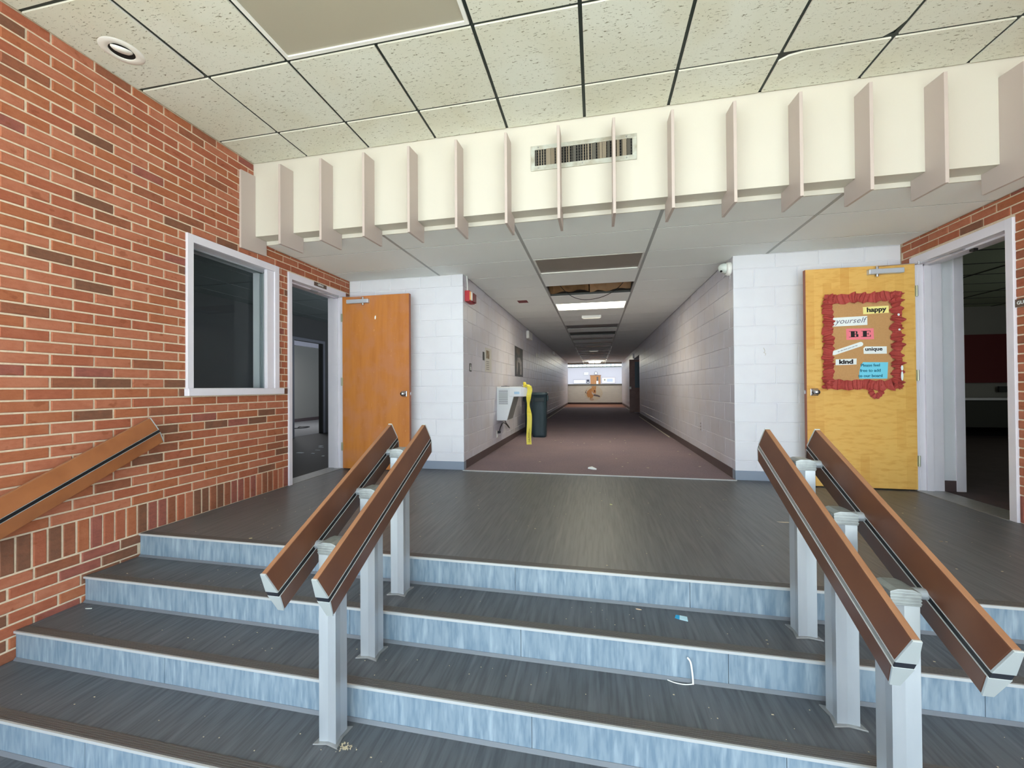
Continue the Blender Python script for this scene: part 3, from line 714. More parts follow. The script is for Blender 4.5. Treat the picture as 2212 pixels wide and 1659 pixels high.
for xx in (XL-.108, XL-.128, XL-.148):
    tr.box(xx-.003, xx+.003, oy1-.014, oy1, oz0-.01, oz1); tr.box(xx-.003, xx+.003, oy0, oy1, oz1-.012, oz1); tr.box(xx-.003, xx+.003, oy0, oy1, oz0-.01, oz0+.0)
tr.build('sliding_track', mat('track_aluminium', (190, 196, 200), .35, .6), w1)
B(XL-.12, XL-.116, oy0, oy1-.01, oz0, oz1-.01).build('window_pane', M_GLASS, w1)
B(XL-.03, XL+.004, oy1-.085, oy1-.0, oz0-.01, oz1).build('side_post', M_WHITE, w1, bevel=.002)

# ------------------------------------------------------------------ doors
def closer(par, x0, x1, z, y, piv, arm_to, shoe):
    c = B(x0, x1, y-.045, y, z-.024, z+.024).build('door_closer', mat('closer_silver', (206, 212, 220), .3, .4), par, bevel=.006)
    MB().tube([(piv, y-.024, z-.048), (piv, y-.024, z+.05)], .012, 12).build('closer_spindle', M_STEEL, c)
    a = Vector((piv, y-.024, z+.048)); e = Vector(arm_to); s = Vector(shoe)
    m = MB()
    for p, q, w in ((a, e, .007), (e, s, .006)):
        d = (q-p).normalized(); n = d.cross(Vector((0, 0, 1))).normalized()*w; h = Vector((0, 0, .0025))
        b = len(m.v); m.v += [tuple(v) for v in (p-n-h, p+n-h, q+n-h, q-n-h, p-n+h, p+n+h, q+n+h, q-n+h)]
        m.f += [tuple(b+i for i in ff) for ff in [(0,3,2,1),(4,5,6,7),(0,1,5,4),(1,2,6,5),(2,3,7,6),(3,0,4,7)]]; m.m += [0]*6
    m.build('closer_arm', M_STEEL, c)
    MB().box(s.x-.012, s.x+.012, s.y-.09, s.y+.03, s.z-.004, s.z+.008).tube([e-Vector((0, 0, .01)), e+Vector((0, 0, .016))], .009).build('closer_shoe', M_STEEL, c)
def door(name, sgn, X, fr, opening, leafx, mleaf, label, hinge_x):
    d = struct(empty(name), label)
    y0, y1, _, z1 = fr; a, b, zt = opening
    s = 1 if sgn > 0 else -1           # +1: wall on the left, faces +X
    def bx(m, xa, xb, *r): return m.box(min(X+s*xa, X+s*xb), max(X+s*xa, X+s*xb), *r)
    f = MB(); bx(f, -.01, .016, y0, a, 0, z1); bx(f, -.01, .016, b, y1, 0, z1); bx(f, -.01, .016, a, b, zt, z1)
    f.build('door_frame', M_WHITE, d, bevel=.002)
    j = MB(); bx(j, -.2, -.01, a-.02, a, 0, zt); bx(j, -.2, -.01, b, b+.02, 0, zt); bx(j, -.2, -.01, a-.02, b+.02, zt, zt+.02)
    bx(j, -.11, -.055, b-.016, b, 0, zt); bx(j, -.11, -.055, a, a+.016, 0, zt); bx(j, -.11, -.055, a, b, zt-.016, zt)
    j.build('door_jamb', M_WHITE, d, bevel=.001)
    x0, x1 = leafx
    lf = B(x0+.002, x1-.002, 4.460, 4.504, .012, 2.128).build('door_leaf', mleaf, d, bevel=.002)
    xe = x1 if s > 0 else x0
    B(min(xe-.0015, xe+.0015), max(xe-.0015, xe+.0015), 4.461, 4.503, .013, 2.127).build('door_edge', M_DOOREDGE, d)
    for z in (.28, 1.08, 1.87):
        h = MB(); h.tube([(hinge_x, 4.452, z-.05), (hinge_x, 4.452, z+.05)], .0075, 10); h.box(hinge_x-.012, hinge_x+.012, 4.455, 4.460, z-.05, z+.05)
        h.build('hinge', mat('hinge_brass', (170, 172, 150), .35, .7), d)
    xl = (x1-.062) if s > 0 else (x0+.062)
    lk = B(xl-.034, xl+.034, 4.448, 4.460, .892, .962).build('lock_set', M_STEEL, d, bevel=.004)
    k = lathe([(.029, 0), (.028, .012), (.017, .016), (.015, .03), (.024, .036), (.027, .05), (.02, .062), (.0001, .064)], 20).build('door_knob', M_STEEL, lk, smooth=True); k.rotation_euler = (PI/2, 0, 0); k.location = (xl, 4.448, .927)
    xb = xe
    B(xb-.006, xb+.006, 4.474, 4.49, .91, .945).build('latch_bolt', M_STEEL, lk)
    return d, lf
d1, leaf1 = door('door_1', 1, XL, DL, (3.642, 4.507, 2.135), (-3.068, -2.175), M_DOORL, 'orange birch door standing open beside the office doorway', -3.072)
d2, leaf2 = door('door_2', -1, XRW, DR, (3.618, 4.478, 2.12), (2.026, 2.94), M_DOORR, 'yellow maple door standing open beside the right doorway', 2.946)
closer(d1, -2.985, -2.69, 2.058, 4.46, -2.77, (-3.06, 4.37, 2.112), (-3.16, 4.10, 2.118))
closer(d2, 2.545, 2.83, 2.065, 4.46, 2.62, (2.93, 4.40, 2.115), (3.0, 4.12, 2.112))
B(3.03, 3.06, 3.98, 4.02, 2.085, 2.119).build('frame_bumper', M_BLK, d2)
# secondary frame inside the right doorway
B(3.157, 3.262, 4.50, 4.62, .1, H2).build('inner_wall_return', M_BLOCK, d2); B(3.157, 3.262, 4.497, 4.62, 0, .1).build('inner_base', M_COVEC, d2)
B(3.262, 3.335, 4.49, 4.63, 0, 2.2).build('inner_frame', M_WHITE, d2, bevel=.002)
tag(lathe([(.0125, 0), (.012, .0015), (.0001, .002)], 16).build('paper_scrap', M_PAPER), 'small white torn scrap stuck near the top of the orange door', 'scrap')
o = bpy.data.objects['paper_scrap']; o.scale = (.7, 1.9, 1); o.rotation_euler = (PI/2, .1, 0); o.location = (-2.617, 4.459, 1.857)
t = tag(empty('office_sign', (XL+.016, 4.08, 2.178)), 'small brown OFFICE sign on the white head of the left door frame', 'sign')
B(0, .004, -.105, .105, -.021, .021).build('sign_plate', M_SIGN, t)
text('OFFICE', .030, (XL+.0205, 4.08, 2.178), '+X', M_PAPER, t, bold=.0006)
t = tag(empty('guidance_sign', (XRW-.003, 3.463, 1.569)), 'brown GUIDANCE sign on the bricks at the right edge', 'sign')
B(-.004, 0, -.115, .115, -.028, .028).build('sign_plate', M_SIGN, t)
text('GUIDANCE', .034, (XRW-.0075, 3.463, 1.569), '-X', M_PAPER, t, bold=.0006)

# ------------------------------------------------------------------ rooms behind the doorways
OW = MB()
OW.box(-6.1, -6.0, .5, 7.11, 0, 2.5); OW.box(-6.1, -6.0, 8.0, 10, 0, 2.5); OW.box(-6.1, -6.0, 7.11, 8.0, 2.0, 2.5)
OW.box(-6.1, XL-.2, 10.0, 10.1, 0, 2.5); OW.box(-6.1, XL-.2, .4, .5, 0, 2.5)
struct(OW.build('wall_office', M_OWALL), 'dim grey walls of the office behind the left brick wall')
struct(B(-8.9, -8.8, 5.5, 13, 0, 2.5).box(-8.9, -6.1, 12.9, 13, 0, 2.5).box(-8.9, -6.1, 5.5, 5.6, 0, 2.5).build('wall_back_office', mat('back_office_wall', (150, 148, 140), .8)), 'lit grey walls of the small room past the office')
B(-8.8, -6.1, 5.6, 12.9, -.001, .002).build('floor_back_office', mat('back_office_floor', (150, 150, 152), .7))
struct(bpy.data.objects['floor_back_office'], 'pale grey floor of the small room past the office')
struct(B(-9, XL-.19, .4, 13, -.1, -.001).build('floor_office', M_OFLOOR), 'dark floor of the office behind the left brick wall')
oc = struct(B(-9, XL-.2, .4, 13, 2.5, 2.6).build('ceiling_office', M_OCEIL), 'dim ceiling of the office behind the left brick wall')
gbo = MB()
for y in range(1, 10): gbo.box(-6, XL-.2, y*1.2-.012, y*1.2+.012, 2.496, 2.5)
for x in (-3.9, -4.5, -5.1, -5.7): gbo.box(x-.012, x+.012, .5, 10, 2.495, 2.5)
gbo.build('ceiling_grid', M_GRIDD, oc)
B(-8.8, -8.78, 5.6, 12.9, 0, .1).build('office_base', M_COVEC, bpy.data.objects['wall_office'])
fi = MB(); fi.box(-6.0, -5.98, 7.05, 7.11, 0, 2.0); fi.box(-6.0, -5.98, 8.0, 8.06, 0, 2.0); fi.box(-6.0, -5.98, 7.05, 8.06, 2.0, 2.06)
fi.build('inner_door_frame', mat('dim_frame', (92, 92, 96), .6), bpy.data.objects['wall_office'])
sc_ = MB()
for k in range(10):
    x, y = random.uniform(-4.9, -3.6), random.uniform(4.4, 6.4); sc_.box(x, x+random.uniform(.03, .12), y, y+random.uniform(.02, .08), -.001, .001)
o = tag(sc_.build('paper_litter', M_PAPER), 'white paper litter on the dark office floor', 'litter', kind='stuff')
B(-8.8, -8.72, 9.0, 12.8, 2.30, 2.44).build('painted_light_strip', M_WHITE, bpy.data.objects['wall_back_office'])  # white strip standing in for light along the top of the back wall
tag(MB().tube(smooth_curve([(-7.4, 8.7, .01), (-7.2, 8.95, .012), (-7.3, 9.2, .012), (-7.5, 9.1, .012), (-7.3, 8.8, .02)]), .012, 6).build('floor_cable', M_BLK), 'dark cable coiled on the floor of the room past the office', 'cable')
GW = MB(); GW.box(XRW+.2, 11, 9.5, 9.6, 0, 2.6); GW.box(11, 11.1, 1, 9.6, 0, 2.6); GW.box(XRW+.2, 11, .9, 1, 0, 2.6); GW.box(XRW+.2, XRW+.3, 4.63, 9.5, 0, 2.6)
gw = struct(GW.build('wall_guidance', mat('guidance_wall', (150, 146, 142), .8)), 'dim wall of the room through the right doorway')
B(XRW+.3, 11, 9.47, 9.5, 0, .16).build('dark_base', M_BLACK, gw)
struct(B(XRW-.002, 11, .9, 9.6, -.1, -.0005).build('floor_guidance', mat('dark_red_carpet', (74, 58, 58), .95, noise=((6, 6, 6), .5, (58, 44, 46)))), 'dark reddish carpet of the room through the right doorway')
gc = struct(B(XRW+.2, 11, .9, 9.6, 2.5, 2.6).build('ceiling_guidance', mat('guidance_ceiling', (176, 188, 164), .9)), 'dim tiled ceiling of the room through the right doorway')
gg = MB()
for y in range(2, 16): gg.box(XRW+.2, 11, y*.61-.012, y*.61+.012, 2.495, 2.5)
for k in range(7): gg.box(3.9+1.2*k-.012, 3.9+1.2*k+.012, 1, 9.5, 2.494, 2.5)
gg.build('ceiling_grid', M_GRIDD, gc)
B(XRW-.03, XRW+.2, 3.618, 4.478, -.001, .004).build('door_threshold', M_ALUD, d2)
B(XL-.2, XL+.0, 3.642, 4.507, -.001, .003).build('door_threshold', M_ALUD, d1)
tag(B(6.0, 10.0, 9.44, 9.47, 1.02, 1.95).build('tack_board', mat('maroon_board', (104, 34, 38), .8)), 'dark maroon board on the far wall of the room through the right doorway', 'board')
t = tag(empty('long_counter', (7.8, 9.2, 0)), 'long low counter against the far wall of the room through the right doorway', 'counter')
B(-1.8, 2.2, -.25, .25, .70, .74).build('counter_top', M_WHITE, t); B(-1.75, 2.15, -.2, .25, .2, .70).build('counter_front', M_OWALL, t)
tag(B(7.55, 7.75, 9.435, 9.47, .84, .95).build('wall_box', M_BLK), 'small black box on the far wall through the right doorway', 'box')

# ------------------------------------------------------------------ handrails
SL = .4964; UPER = Vector((0, SL, -1)).normalized(); UAX = Vector((0, 1, SL)).normalized()
def wood_rail(parent, x, yb, yt, zc, insert_l, insert_r, label=None, bottom_caps=True):
    """faceted wooden rail, two boards around a channel; parts go under parent"""
    c0 = Vector((x, yb, zc+SL*(yb-1.515))); L = (yt-yb)/UAX.y
    def pt(w, d): return c0 + Vector((w, 0, 0)) + UPER*d
    ch, CAP = .0115, .006
    up = [pt(-.0108, -.104), pt(.0108, -.104), pt(.0262, -ch), pt(-.0262, -ch)]
    lo = [pt(-.0262, ch), pt(.0262, ch), pt(.0130, .090), pt(-.0130, .090)]
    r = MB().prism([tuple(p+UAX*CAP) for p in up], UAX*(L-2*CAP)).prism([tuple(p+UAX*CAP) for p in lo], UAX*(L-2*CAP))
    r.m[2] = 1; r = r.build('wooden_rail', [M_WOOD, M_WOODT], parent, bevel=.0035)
    for s, ins in ((-1, insert_l), (1, insert_r)):
        core = [pt(0, -ch-.001), pt(s*.0235, -ch-.001), pt(s*.0235, ch+.001), pt(0, ch+.001)]
        MB().prism([tuple(p+UAX*.004) for p in core], UAX*(L-.008)).build('channel_insert', ins, r)
        lip = MB()
        for d in (-ch, ch-.0014):
            lip.prism([tuple(p+UAX*.002) for p in (pt(s*.0180, d), pt(s*.0268, d), pt(s*.0268, d+.0014), pt(s*.0180, d+.0014))], UAX*(L-.004))
        lip.build('channel_lip', M_NOSEL, r)
    for e, off in ((0, 0), (1, L-CAP)):
        g = .0008
        u2 = [p+UAX*off+(p-pt(0, -.05)).normalized()*g for p in up]; l2 = [p+UAX*off+(p-pt(0, .05)).normalized()*g for p in lo]
        MB().prism([tuple(p) for p in u2], UAX*CAP).prism([tuple(p) for p in l2], UAX*CAP).build('end_cap', mat('cap_silver', (206, 214, 216), .32, .55), r, bevel=.001)
        MB().prism([tuple(pt(w, d)+UAX*(off+.001)) for w, d in ((-.024, -ch), (.024, -ch), (.024, ch), (-.024, ch))], UAX*(CAP-.002)).build('cap_seal', M_SEAL, r)
    return r
def post(parent, x, y, zt, ztop):
    a = .039
    # square tube with a shallow V in each face
    sec = []
    for (cx, cy) in ((-1, -1), (0, -.86), (1, -1), (.86, 0), (1, 1), (0, .86), (-1, 1), (-.86, 0)): sec.append((x+cx*a, y+cy*a, zt+.006))
    p = MB().prism(sec, (0, 0, ztop-zt-.006)).build('post', M_ALU, parent, bevel=.0015)
    b = .056; sec = []
    for (cx, cy) in ((-1, -1), (0, -.80), (1, -1), (.80, 0), (1, 1), (0, .80), (-1, 1), (-.80, 0)): sec.append((x+cx*b, y+cy*b, zt+.0005))
    MB().prism(sec, (0, 0, .006)).build('base_plate', M_ALUD, p, bevel=.001)
    return p
def bracket(parent, x, y, z, xl, xr):
    m = MB(); m.prism([(x-.041, y-.041, z-.024), (x+.041, y-.041, z-.024), (x+.041, y-.041, z+.018), (x+.02, y-.041, z+.026), (x-.02, y-.041, z+.026), (x-.041, y-.041, z+.018)], (0, .082, 0))
    for k in range(4): m.box(x-.0425, x+.0425, y-.0425, y+.0425, z-.018+k*.010, z-.013+k*.010)
    b = m.build('bracket', mat('cast_aluminium', (160, 165, 165), .38, .5, noise=((40, 40, 40), .4, (130, 134, 134))), parent, bevel=.0012)
    MB().tube([(xl, y, z), (xr, y, z)], .0175, 18).build('cross_stub', M_ALU, b)
def handrail(x, xa, xb, label, ia, ib):
    h = tag(empty('handrail', (x, 1.815, 0)), label, 'handrail'); h.location = (0, 0, 0)
    for y, zt in ((1.515, -.4645), (1.815, -.310), (2.112, -.155)):
        zc = .333+SL*(y-1.515)
        post(h, x, y, zt, zc-.022); bracket(h, x, y, zc, xa+.012, xb-.012)
    wood_rail(h, xa, 1.30, 2.236, .333, *ia); wood_rail(h, xb, 1.30, 2.236, .333, *ib)
    return h
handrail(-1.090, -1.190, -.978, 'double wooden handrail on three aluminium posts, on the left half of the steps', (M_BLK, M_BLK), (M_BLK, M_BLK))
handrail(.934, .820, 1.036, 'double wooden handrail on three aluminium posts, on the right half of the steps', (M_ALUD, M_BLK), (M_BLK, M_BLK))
h = tag(empty('wall_handrail'), 'wooden handrail mounted on the left brick wall', 'handrail')
M_WOOD_OLD = M_WOOD; M_WOOD = mat('handrail_wood_light', (158, 98, 58), .4, noise=[((26, 7, 7), .6, (124, 72, 42), .35, .7), ((4, 4, 4), .3, (172, 110, 70))])
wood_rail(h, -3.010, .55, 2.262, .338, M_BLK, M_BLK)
M_WOOD = M_WOOD_OLD
for y in (.8, 1.5, 2.05):
    z = .338+SL*(y-1.515); MB().tube([(XL, y, z), (-3.024, y, z)], .016, 14).tube([(XL, y, z), (XL+.006, y, z)], .034, 18).build('wall_bracket', M_ALU, h)

# ------------------------------------------------------------------ bulletin board on the yellow door
YD = 4.460
bb = tag(empty('bulletin_board', (2.487, YD, 1.41)), 'brown bulletin board with a ruffled red crepe border on the yellow door', 'board')
B(-.285, .285, -.008, -.0005, -.42, .42).build('board_panel', M_CORK, bb)
def ruffle():
    m = MB(); rng = random.Random(3); nt_ = 6; wid = .045
    sides = [((-.285, -.45), (-.280, .43)), ((-.31, .412), (.315, .418)), ((.287, .45), (.287, -.45)), ((.31, -.418), (-.31, -.412))]
    for q_, (a, b) in enumerate(sides):
        a, b = Vector(a), Vector(b); d = (b-a).normalized(); n = Vector((-d.y, d.x)); N = int((b-a).length/.0042); ph = rng.uniform(0, 6); b0 = len(m.v)
        for i in range(N+1):
            p = a+(b-a)*i/N; ph += rng.uniform(.25, 1.0); edge = 1+.20*math.sin(ph*.5+1)+.12*math.sin(i*.31+q_)
            for j in range(nt_):
                t_ = j/(nt_-1)*2-1; w = wid*edge*t_+.004*math.sin(i*.11+q_)
                sk = .010*math.sin(i*.09+q_)*t_
                q = p+n*w+d*sk
                depth = -.012-.002*(q_ % 2)-(.013+.005*math.sin(i*.13))*(1+math.sin(ph+t_*1.1*math.sin(i*.06)))*(.5+.5*abs(t_))
                m.v.append((q.x, depth, q.y))
        for i in range(N):
            for j in range(nt_-1): m.f.append((b0+i*nt_+j, b0+i*nt_+j+1, b0+(i+1)*nt_+j+1, b0+(i+1)*nt_+j)); m.m.append(0)
    o = m.build('crepe_border', M_CREPE, bb, smooth=False); return o
ruffle()
# the bit of border that has come loose and hangs in a loop
lp = MB(); C = smooth_curve([(.02, -.40), (.06, -.44), (.085, -.505), (.12, -.525), (.155, -.49), (.175, -.43), (.21, -.40)], 6)if False else smooth_curve([(.02, -.40, 0), (.06, -.44, 0), (.085, -.505, 0), (.12, -.525, 0), (.155, -.49, 0), (.175, -.43, 0), (.21, -.40, 0)], 6)
for i, c in enumerate(C):
    t_ = (C[min(i+1, len(C)-1)]-C[max(i-1, 0)]).normalized(); n = Vector((-t_.y, t_.x, 0))
    for s in (-1, 0, 1): q = c+n*.024*s*(1+.25*math.sin(i*2.1)); lp.v.append((q.x, -.016-.006*math.sin(i*1.7+s), q.y))
for i in range(len(C)-1):
    for j in range(2): lp.f.append((i*3+j, i*3+j+1, (i+1)*3+j+1, (i+1)*3+j)); lp.m.append(0)
lp.build('loose_loop', M_CREPE, bb)
for x, z, h_ in ((.322, -.335, .045), (.322, -.26, .025), (.305, .24, .012), (.31, .10, .01)):
    o = lathe([(1, 0), (.0001, 0)], 12).build('white_backing_patch', M_PAPER, bb); o.rotation_euler = (PI/2, 0, 0); o.scale = (.010, h_, 1); o.location = (x-.01, -.040 if h_ > .02 else -.034, z)
def note(name, corners, m, label, y=YD-.010):
    n = tag(empty(name, (0, 0, 0)), label, 'paper note')
    cx = sum(c[0] for c in corners)/len(corners); cz = sum(c[1] for c in corners)/len(corners)
    n.location = (cx, y, cz)
    MB().prism([(x-cx, 0, z-cz) for x, z in corners], (0, -.0008, 0)).build('paper', m, n); return n, cx, cz
yt_ = YD-.0115
n, cx, cz = note('paper_note', [(2.508, 1.668), (2.717, 1.674), (2.717, 1.742), (2.506, 1.738)], M_YEL, 'pale yellow note reading happy, top right of the bulletin board')
text('happy', .060, (cx+.004, yt_, cz+.003), '-Y', M_INK, n, bold=.0022, rot=.03, sx=1.12)
n, cx, cz = note('paper_note', [(2.250, 1.560), (2.542, 1.566), (2.541, 1.652), (2.254, 1.645)], M_PAPER, 'white note with yourself in grey italics, upper left of the bulletin board')
text('yourself', .072, (cx+.0, yt_, cz+.004), '-Y', M_INKG, n, shear=.35, rot=.02, sx=1.0, spacing=1.06)
n, cx, cz = note('paper_note', [(2.366, 1.428), (2.594, 1.428), (2.592, 1.532), (2.364, 1.536)], M_PINK, 'pink note with big black letters BE, middle of the bulletin board')
def slabs(n, cx, cz, y):
    bx_ = MB()
    def r(x0, x1, z0, z1): bx_.box(cx+x0-n.location.x, cx+x1-n.location.x, y-.0006-n.location.y, y-n.location.y, cz+z0-n.location.z, cz+z1-n.location.z)
    h = .029
    # B
    r(-.092, -.030, h-.004, h); r(-.092, -.030, -h, -h+.004); r(-.076, -.044, -h, h); r(-.034, -.022, .004, h-.002); r(-.032, -.014, -h+.002, -.001); r(-.044, -.024, -.003, .003)
    # E
    r(.010, .086, h-.004, h); r(.010, .086, -h, -h+.004); r(.024, .056, -h, h); r(.056, .070, -.0025, .0025); r(.068, .0715, -.011, .011); r(.0825, .086, h-.017, h); r(.0825, .088, -h, -h+.019)
    bx_.build('lettering', M_INK, n)
slabs(n, cx, cz, yt_)
co = []
a0 = Vector((2.262, 1.305)); a1 = Vector((2.484, 1.384)); dd = (a1-a0).normalized(); nn = Vector((-dd.y, dd.x))*.021
for k in range(9): a = -PI/2-PI*k/8; co.append(tuple(a0+nn*(-math.cos(a+PI/2) if False else math.sin(a))*-1*-1+dd*.021*math.cos(a)))
for k in range(9): a = PI/2-PI*k/8; co.append(tuple(a1+nn*math.sin(a)+dd*.021*math.cos(a)))
n, cx, cz = note('paper_note', co, M_PAPER, 'slanted white rounded strip with faint writing on the bulletin board')
text('be the best you can be', .019, (cx, yt_, cz), '-Y', M_INKG, n, shear=.2, rot=math.atan2(dd.y, dd.x))
n, cx, cz = note('paper_note', [(2.508, 1.290), (2.697, 1.288), (2.697, 1.357), (2.522, 1.360), (2.506, 1.345)], M_PAPER, 'white note reading unique, right side of the bulletin board')
text('unique', .048, (cx+.004, yt_, cz+.006), '-Y', M_INK, n, bold=.0014, sx=1.1)
n, cx, cz = note('paper_note', [(2.271, 1.186), (2.447, 1.190), (2.449, 1.247), (2.273, 1.243)], M_PAPER, 'white note reading kind, lower left of the bulletin board')
text('kind', .056, (cx, yt_, cz), '-Y', M_INK, n, bold=.0026, sx=1.25)
n, cx, cz = note('paper_note', [(2.467, 1.054), (2.698, 1.052), (2.706, 1.207), (2.502, 1.211), (2.482, 1.18), (2.470, 1.12)], M_CYAN, 'light blue note inviting people to add to the bulletin board, bottom right')
for k, s_ in enumerate(('Please feel', 'free to add', 'to our board')):
    text(s_, .038, (cx+.006, yt_, 1.180-k*.050), '-Y', M_INKB, n, sx=1.0, bold=.0006)

# ------------------------------------------------------------------ things on the left corridor wall
def on_left(name, y0, y1, z0, z1, d, m, label, cat, bev=.003, part='body'):
    t = tag(empty(name, (C1, (y0+y1)/2, (z0+z1)/2)), label, cat)
    B(0, d, -(y1-y0)/2, (y1-y0)/2, -(z1-z0)/2, (z1-z0)/2).build(part, m, t, bevel=bev); return t
t = on_left('fire_alarm', 4.73, 4.95, 2.058, 2.19, .062, M_RED, 'red fire alarm strobe at the corner of the left corridor wall', 'fire alarm')
B(.062, .082, -.085, -.035, -.052, .052).build('strobe_lens', mat('strobe_white', (246, 244, 232), .2), t, bevel=.006); B(.062, .074, -.105, -.086, -.052, .052).build('strobe_edge', mat('strobe_amber', (226, 160, 100), .4), t)
B(.062, .09, -.02, .09, -.06, .05).build('horn', M_REDD, t, bevel=.004)
tag(MB().tube(smooth_curve([(C1+.012, 4.80, 2.19), (C1+.012, 4.80, 2.28), (C1+.014, 4.78, 2.34), (C1+.02, 4.76, H2)]), .007, 8).build('conduit', M_WHITE2), 'short cream conduit from the fire alarm up to the ceiling', 'conduit')
t = on_left('restroom_sign', 4.90, 4.985, 1.20, 1.305, .003, M_BLK, 'small black pictogram sign on the left corridor wall', 'sign', 0, 'sign_plate')
MB().tube([(.0035, 0, .03), (.0045, 0, .03)], .010, 12).box(.003, .0042, -.018, .018, -.012, .014).box(.003, .0042, -.014, .02, -.035, -.012).build('pictogram', M_PAPER, t)
t = on_left('name_plaque', 5.52, 5.60, 1.385, 1.505, .004, M_BLK, 'small narrow black plaque beside the pinned paper notice', 'sign', 0, 'plaque')
t = on_left('paper_notice', 5.63, 6.0, 1.225, 1.58, .003, mat('grey_paper', (196, 194, 190), .8), 'grey paper notice with a photo on the left corridor wall', 'notice', 0, 'sheet')
B(.003, .0038, -.12, .06, .02, .14).build('printed_photo', mat('photo_brown', (110, 84, 66), .7, noise=((14, 14, 14), .8, (150, 150, 130))), t)
for k in range(5): B(.003, .0036, -.12+.01*(k % 2), .05, -.03-.028*k, -.02-.028*k).build('print_line', mat('print_grey', (130, 128, 130), .8), t)
t = on_left('poster', 7.85, 8.73, 1.222, 1.822, .0035, mat('poster_dark', (44, 46, 48), .45, noise=[((5, 5, 5), .8, (110, 96, 80), .52, .62), ((9, 9, 9), .6, (30, 34, 40))]), 'tall dark photographic poster on the left corridor wall above the fountain', 'poster', 0, 'print')
MB().prism([(.0045, -.3, -.26), (.0045, -.18, -.26), (.0045, -.12, .0), (.0045, .05, -.02), (.0045, .10, -.26), (.0045, .25, -.26), (.0045, .3, .0), (.0045, .1, .1), (.0045, -.2, .08)], (.0005, 0, 0)).build('pale_figures', mat('poster_pale', (176, 170, 168), .6, noise=((8, 8, 8), .7, (96, 92, 96))), t)
on_left('wall_speaker', 9.22, 9.72, 2.13, 2.31, .07, M_WHITE2, 'white wall speaker high on the left corridor wall', 'speaker', .01)
on_left('motion_sensor', 15.1, 15.4, 2.22, 2.33, .06, M_WHITE2, 'tiny white sensor far down the left corridor wall', 'sensor', .01)
t = tag(empty('wall_hook', (C1, 10.8, 1.86)), 'small white hook on the left corridor wall past the poster', 'hook')
B(0, .012, -.06, .06, -.05, .05).build('hook_plate', M_WHITE2, t, bevel=.003); MB().tube([(.01, 0, 0), (.05, 0, -.02), (.055, 0, .02)], .008, 8).build('hook_arm', M_WHITE2, t)

# drinking fountain
ft = tag(empty('drinking_fountain', (C1, 6.33, 0)), 'white wall mounted drinking fountain with a louvred side on the left corridor wall', 'drinking fountain')
W_ = .46
MB().prism([(0, 0, .46), (.165, 0, .46), (.275, 0, .84), (.275, 0, .985), (0, 0, .985)], (0, W_, 0)).build('cabinet', M_FOUNT, ft, bevel=.006)
MB().prism([(.1665, .012, .47), (.1715, .012, .47), (.2795, .012, .84), (.2745, .012, .84)], (0, W_-.024, 0)).build('front_panel', M_FOUNTD, ft)
bz = []
for k in range(9):
    a = -PI/2+PI*k/8; bz.append((.40+.10*math.cos(a), W_/2+(W_/2+.004)*math.sin(a), .845))
MB().prism([(.2, -.004, .845)]+bz+[(.2, W_+.004, .845)], (0, 0, .15)).build('basin', M_FOUNT, ft, bevel=.012, seg=3)
B(0, .40, -.002, W_+.002, .985, 1.008).build('basin_top', M_WHITE2, ft, bevel=.006)
o = lathe([(.085, 0), (.08, .002), (.0001, .002)], 24, (.36, W_/2, 1.008)).build('drain_plate', M_BLK, ft)
MB().tube([(.42, .10, 1.0), (.42, .10, 1.03), (.40, .11, 1.045)], .012, 10).build('bubbler', M_STEEL, ft, smooth=True)
B(.05, .15, .1, .3, 1.008, 1.016).build('rear_plate', M_BLK, ft)
gr = MB()
for k in range(15): gr.box(.035, .185, -.003, .001, .725+k*.0155, .732+k*.0155)
gr.build('louvre', mat('louvre_shadow', (120, 124, 126), .5), ft)
B(.29, .375, -.007, -.003, .885, .925).build('badge', mat('badge_blue_grey', (128, 150, 168), .3, .4), ft, bevel=.001)
B(.50, .503, .18, .28, .885, .945).build('push_bar', M_ALUD, ft)
ou = tag(empty('wall_outlet', (C1, 6.34, .245)), 'white outlet plate below the drinking fountain', 'outlet')
B(0, .006, -.04, .04, -.06, .06).build('outlet_plate', M_WHITE2, ou, bevel=.002); B(.006, .012, -.018, .018, -.045, -.01).build('socket', M_WHITE2, ou)
tag(MB().tube(smooth_curve([(C1+.03, 6.36, .275), (C1+.04, 6.37, .32), (C1+.05, 6.45, .385), (C1+.04, 6.62, .40), (C1+.03, 6.85, .36), (C1+.03, 7.15, .26), (C1+.03, 7.05, .31), (C1+.05, 6.75, .40), (C1+.08, 6.6, .46)]), .0075, 8).box(C1+.012, C1+.05, 6.33, 6.385, .255, .29).build('power_cord', M_BLK), 'black power cord looping from the outlet to the drinking fountain', 'cord')

# caution tape hanging from the fountain
def ribbon(name, C, width, m, parent=None, twist=None):
    mb = MB()
    for i, c in enumerate(C):
        a = twist(i/(len(C)-1)); d = Vector((math.cos(a), math.sin(a), 0))*width/2
        mb.v += [tuple(c-d), tuple(c+d)]
    for i in range(len(C)-1): mb.f.append((2*i, 2*i+1, 2*i+3, 2*i+2)); mb.m.append(0)
    o = mb.build(name, m, parent); sd = o.modifiers.new('thick', 'SOLIDIFY'); sd.thickness = .0006; return o
t = tag(empty('caution_tape', (0, 0, 0)), 'yellow caution tape tied to the fountain and hanging to the carpet', 'tape')
C = smooth_curve([(-1.055, 6.42, 1.02), (-1.035, 6.40, .95), (-1.05, 6.38, .85), (-1.06, 6.39, .7), (-1.045, 6.40, .52), (-1.05, 6.40, .35), (-1.06, 6.41, .2), (-1.055, 6.41, .075)], 8)
ribbon('hanging_strip', C, .078, M_TAPE, t, lambda u: .2+1.0*math.exp(-((u-.42)/.10)**2))
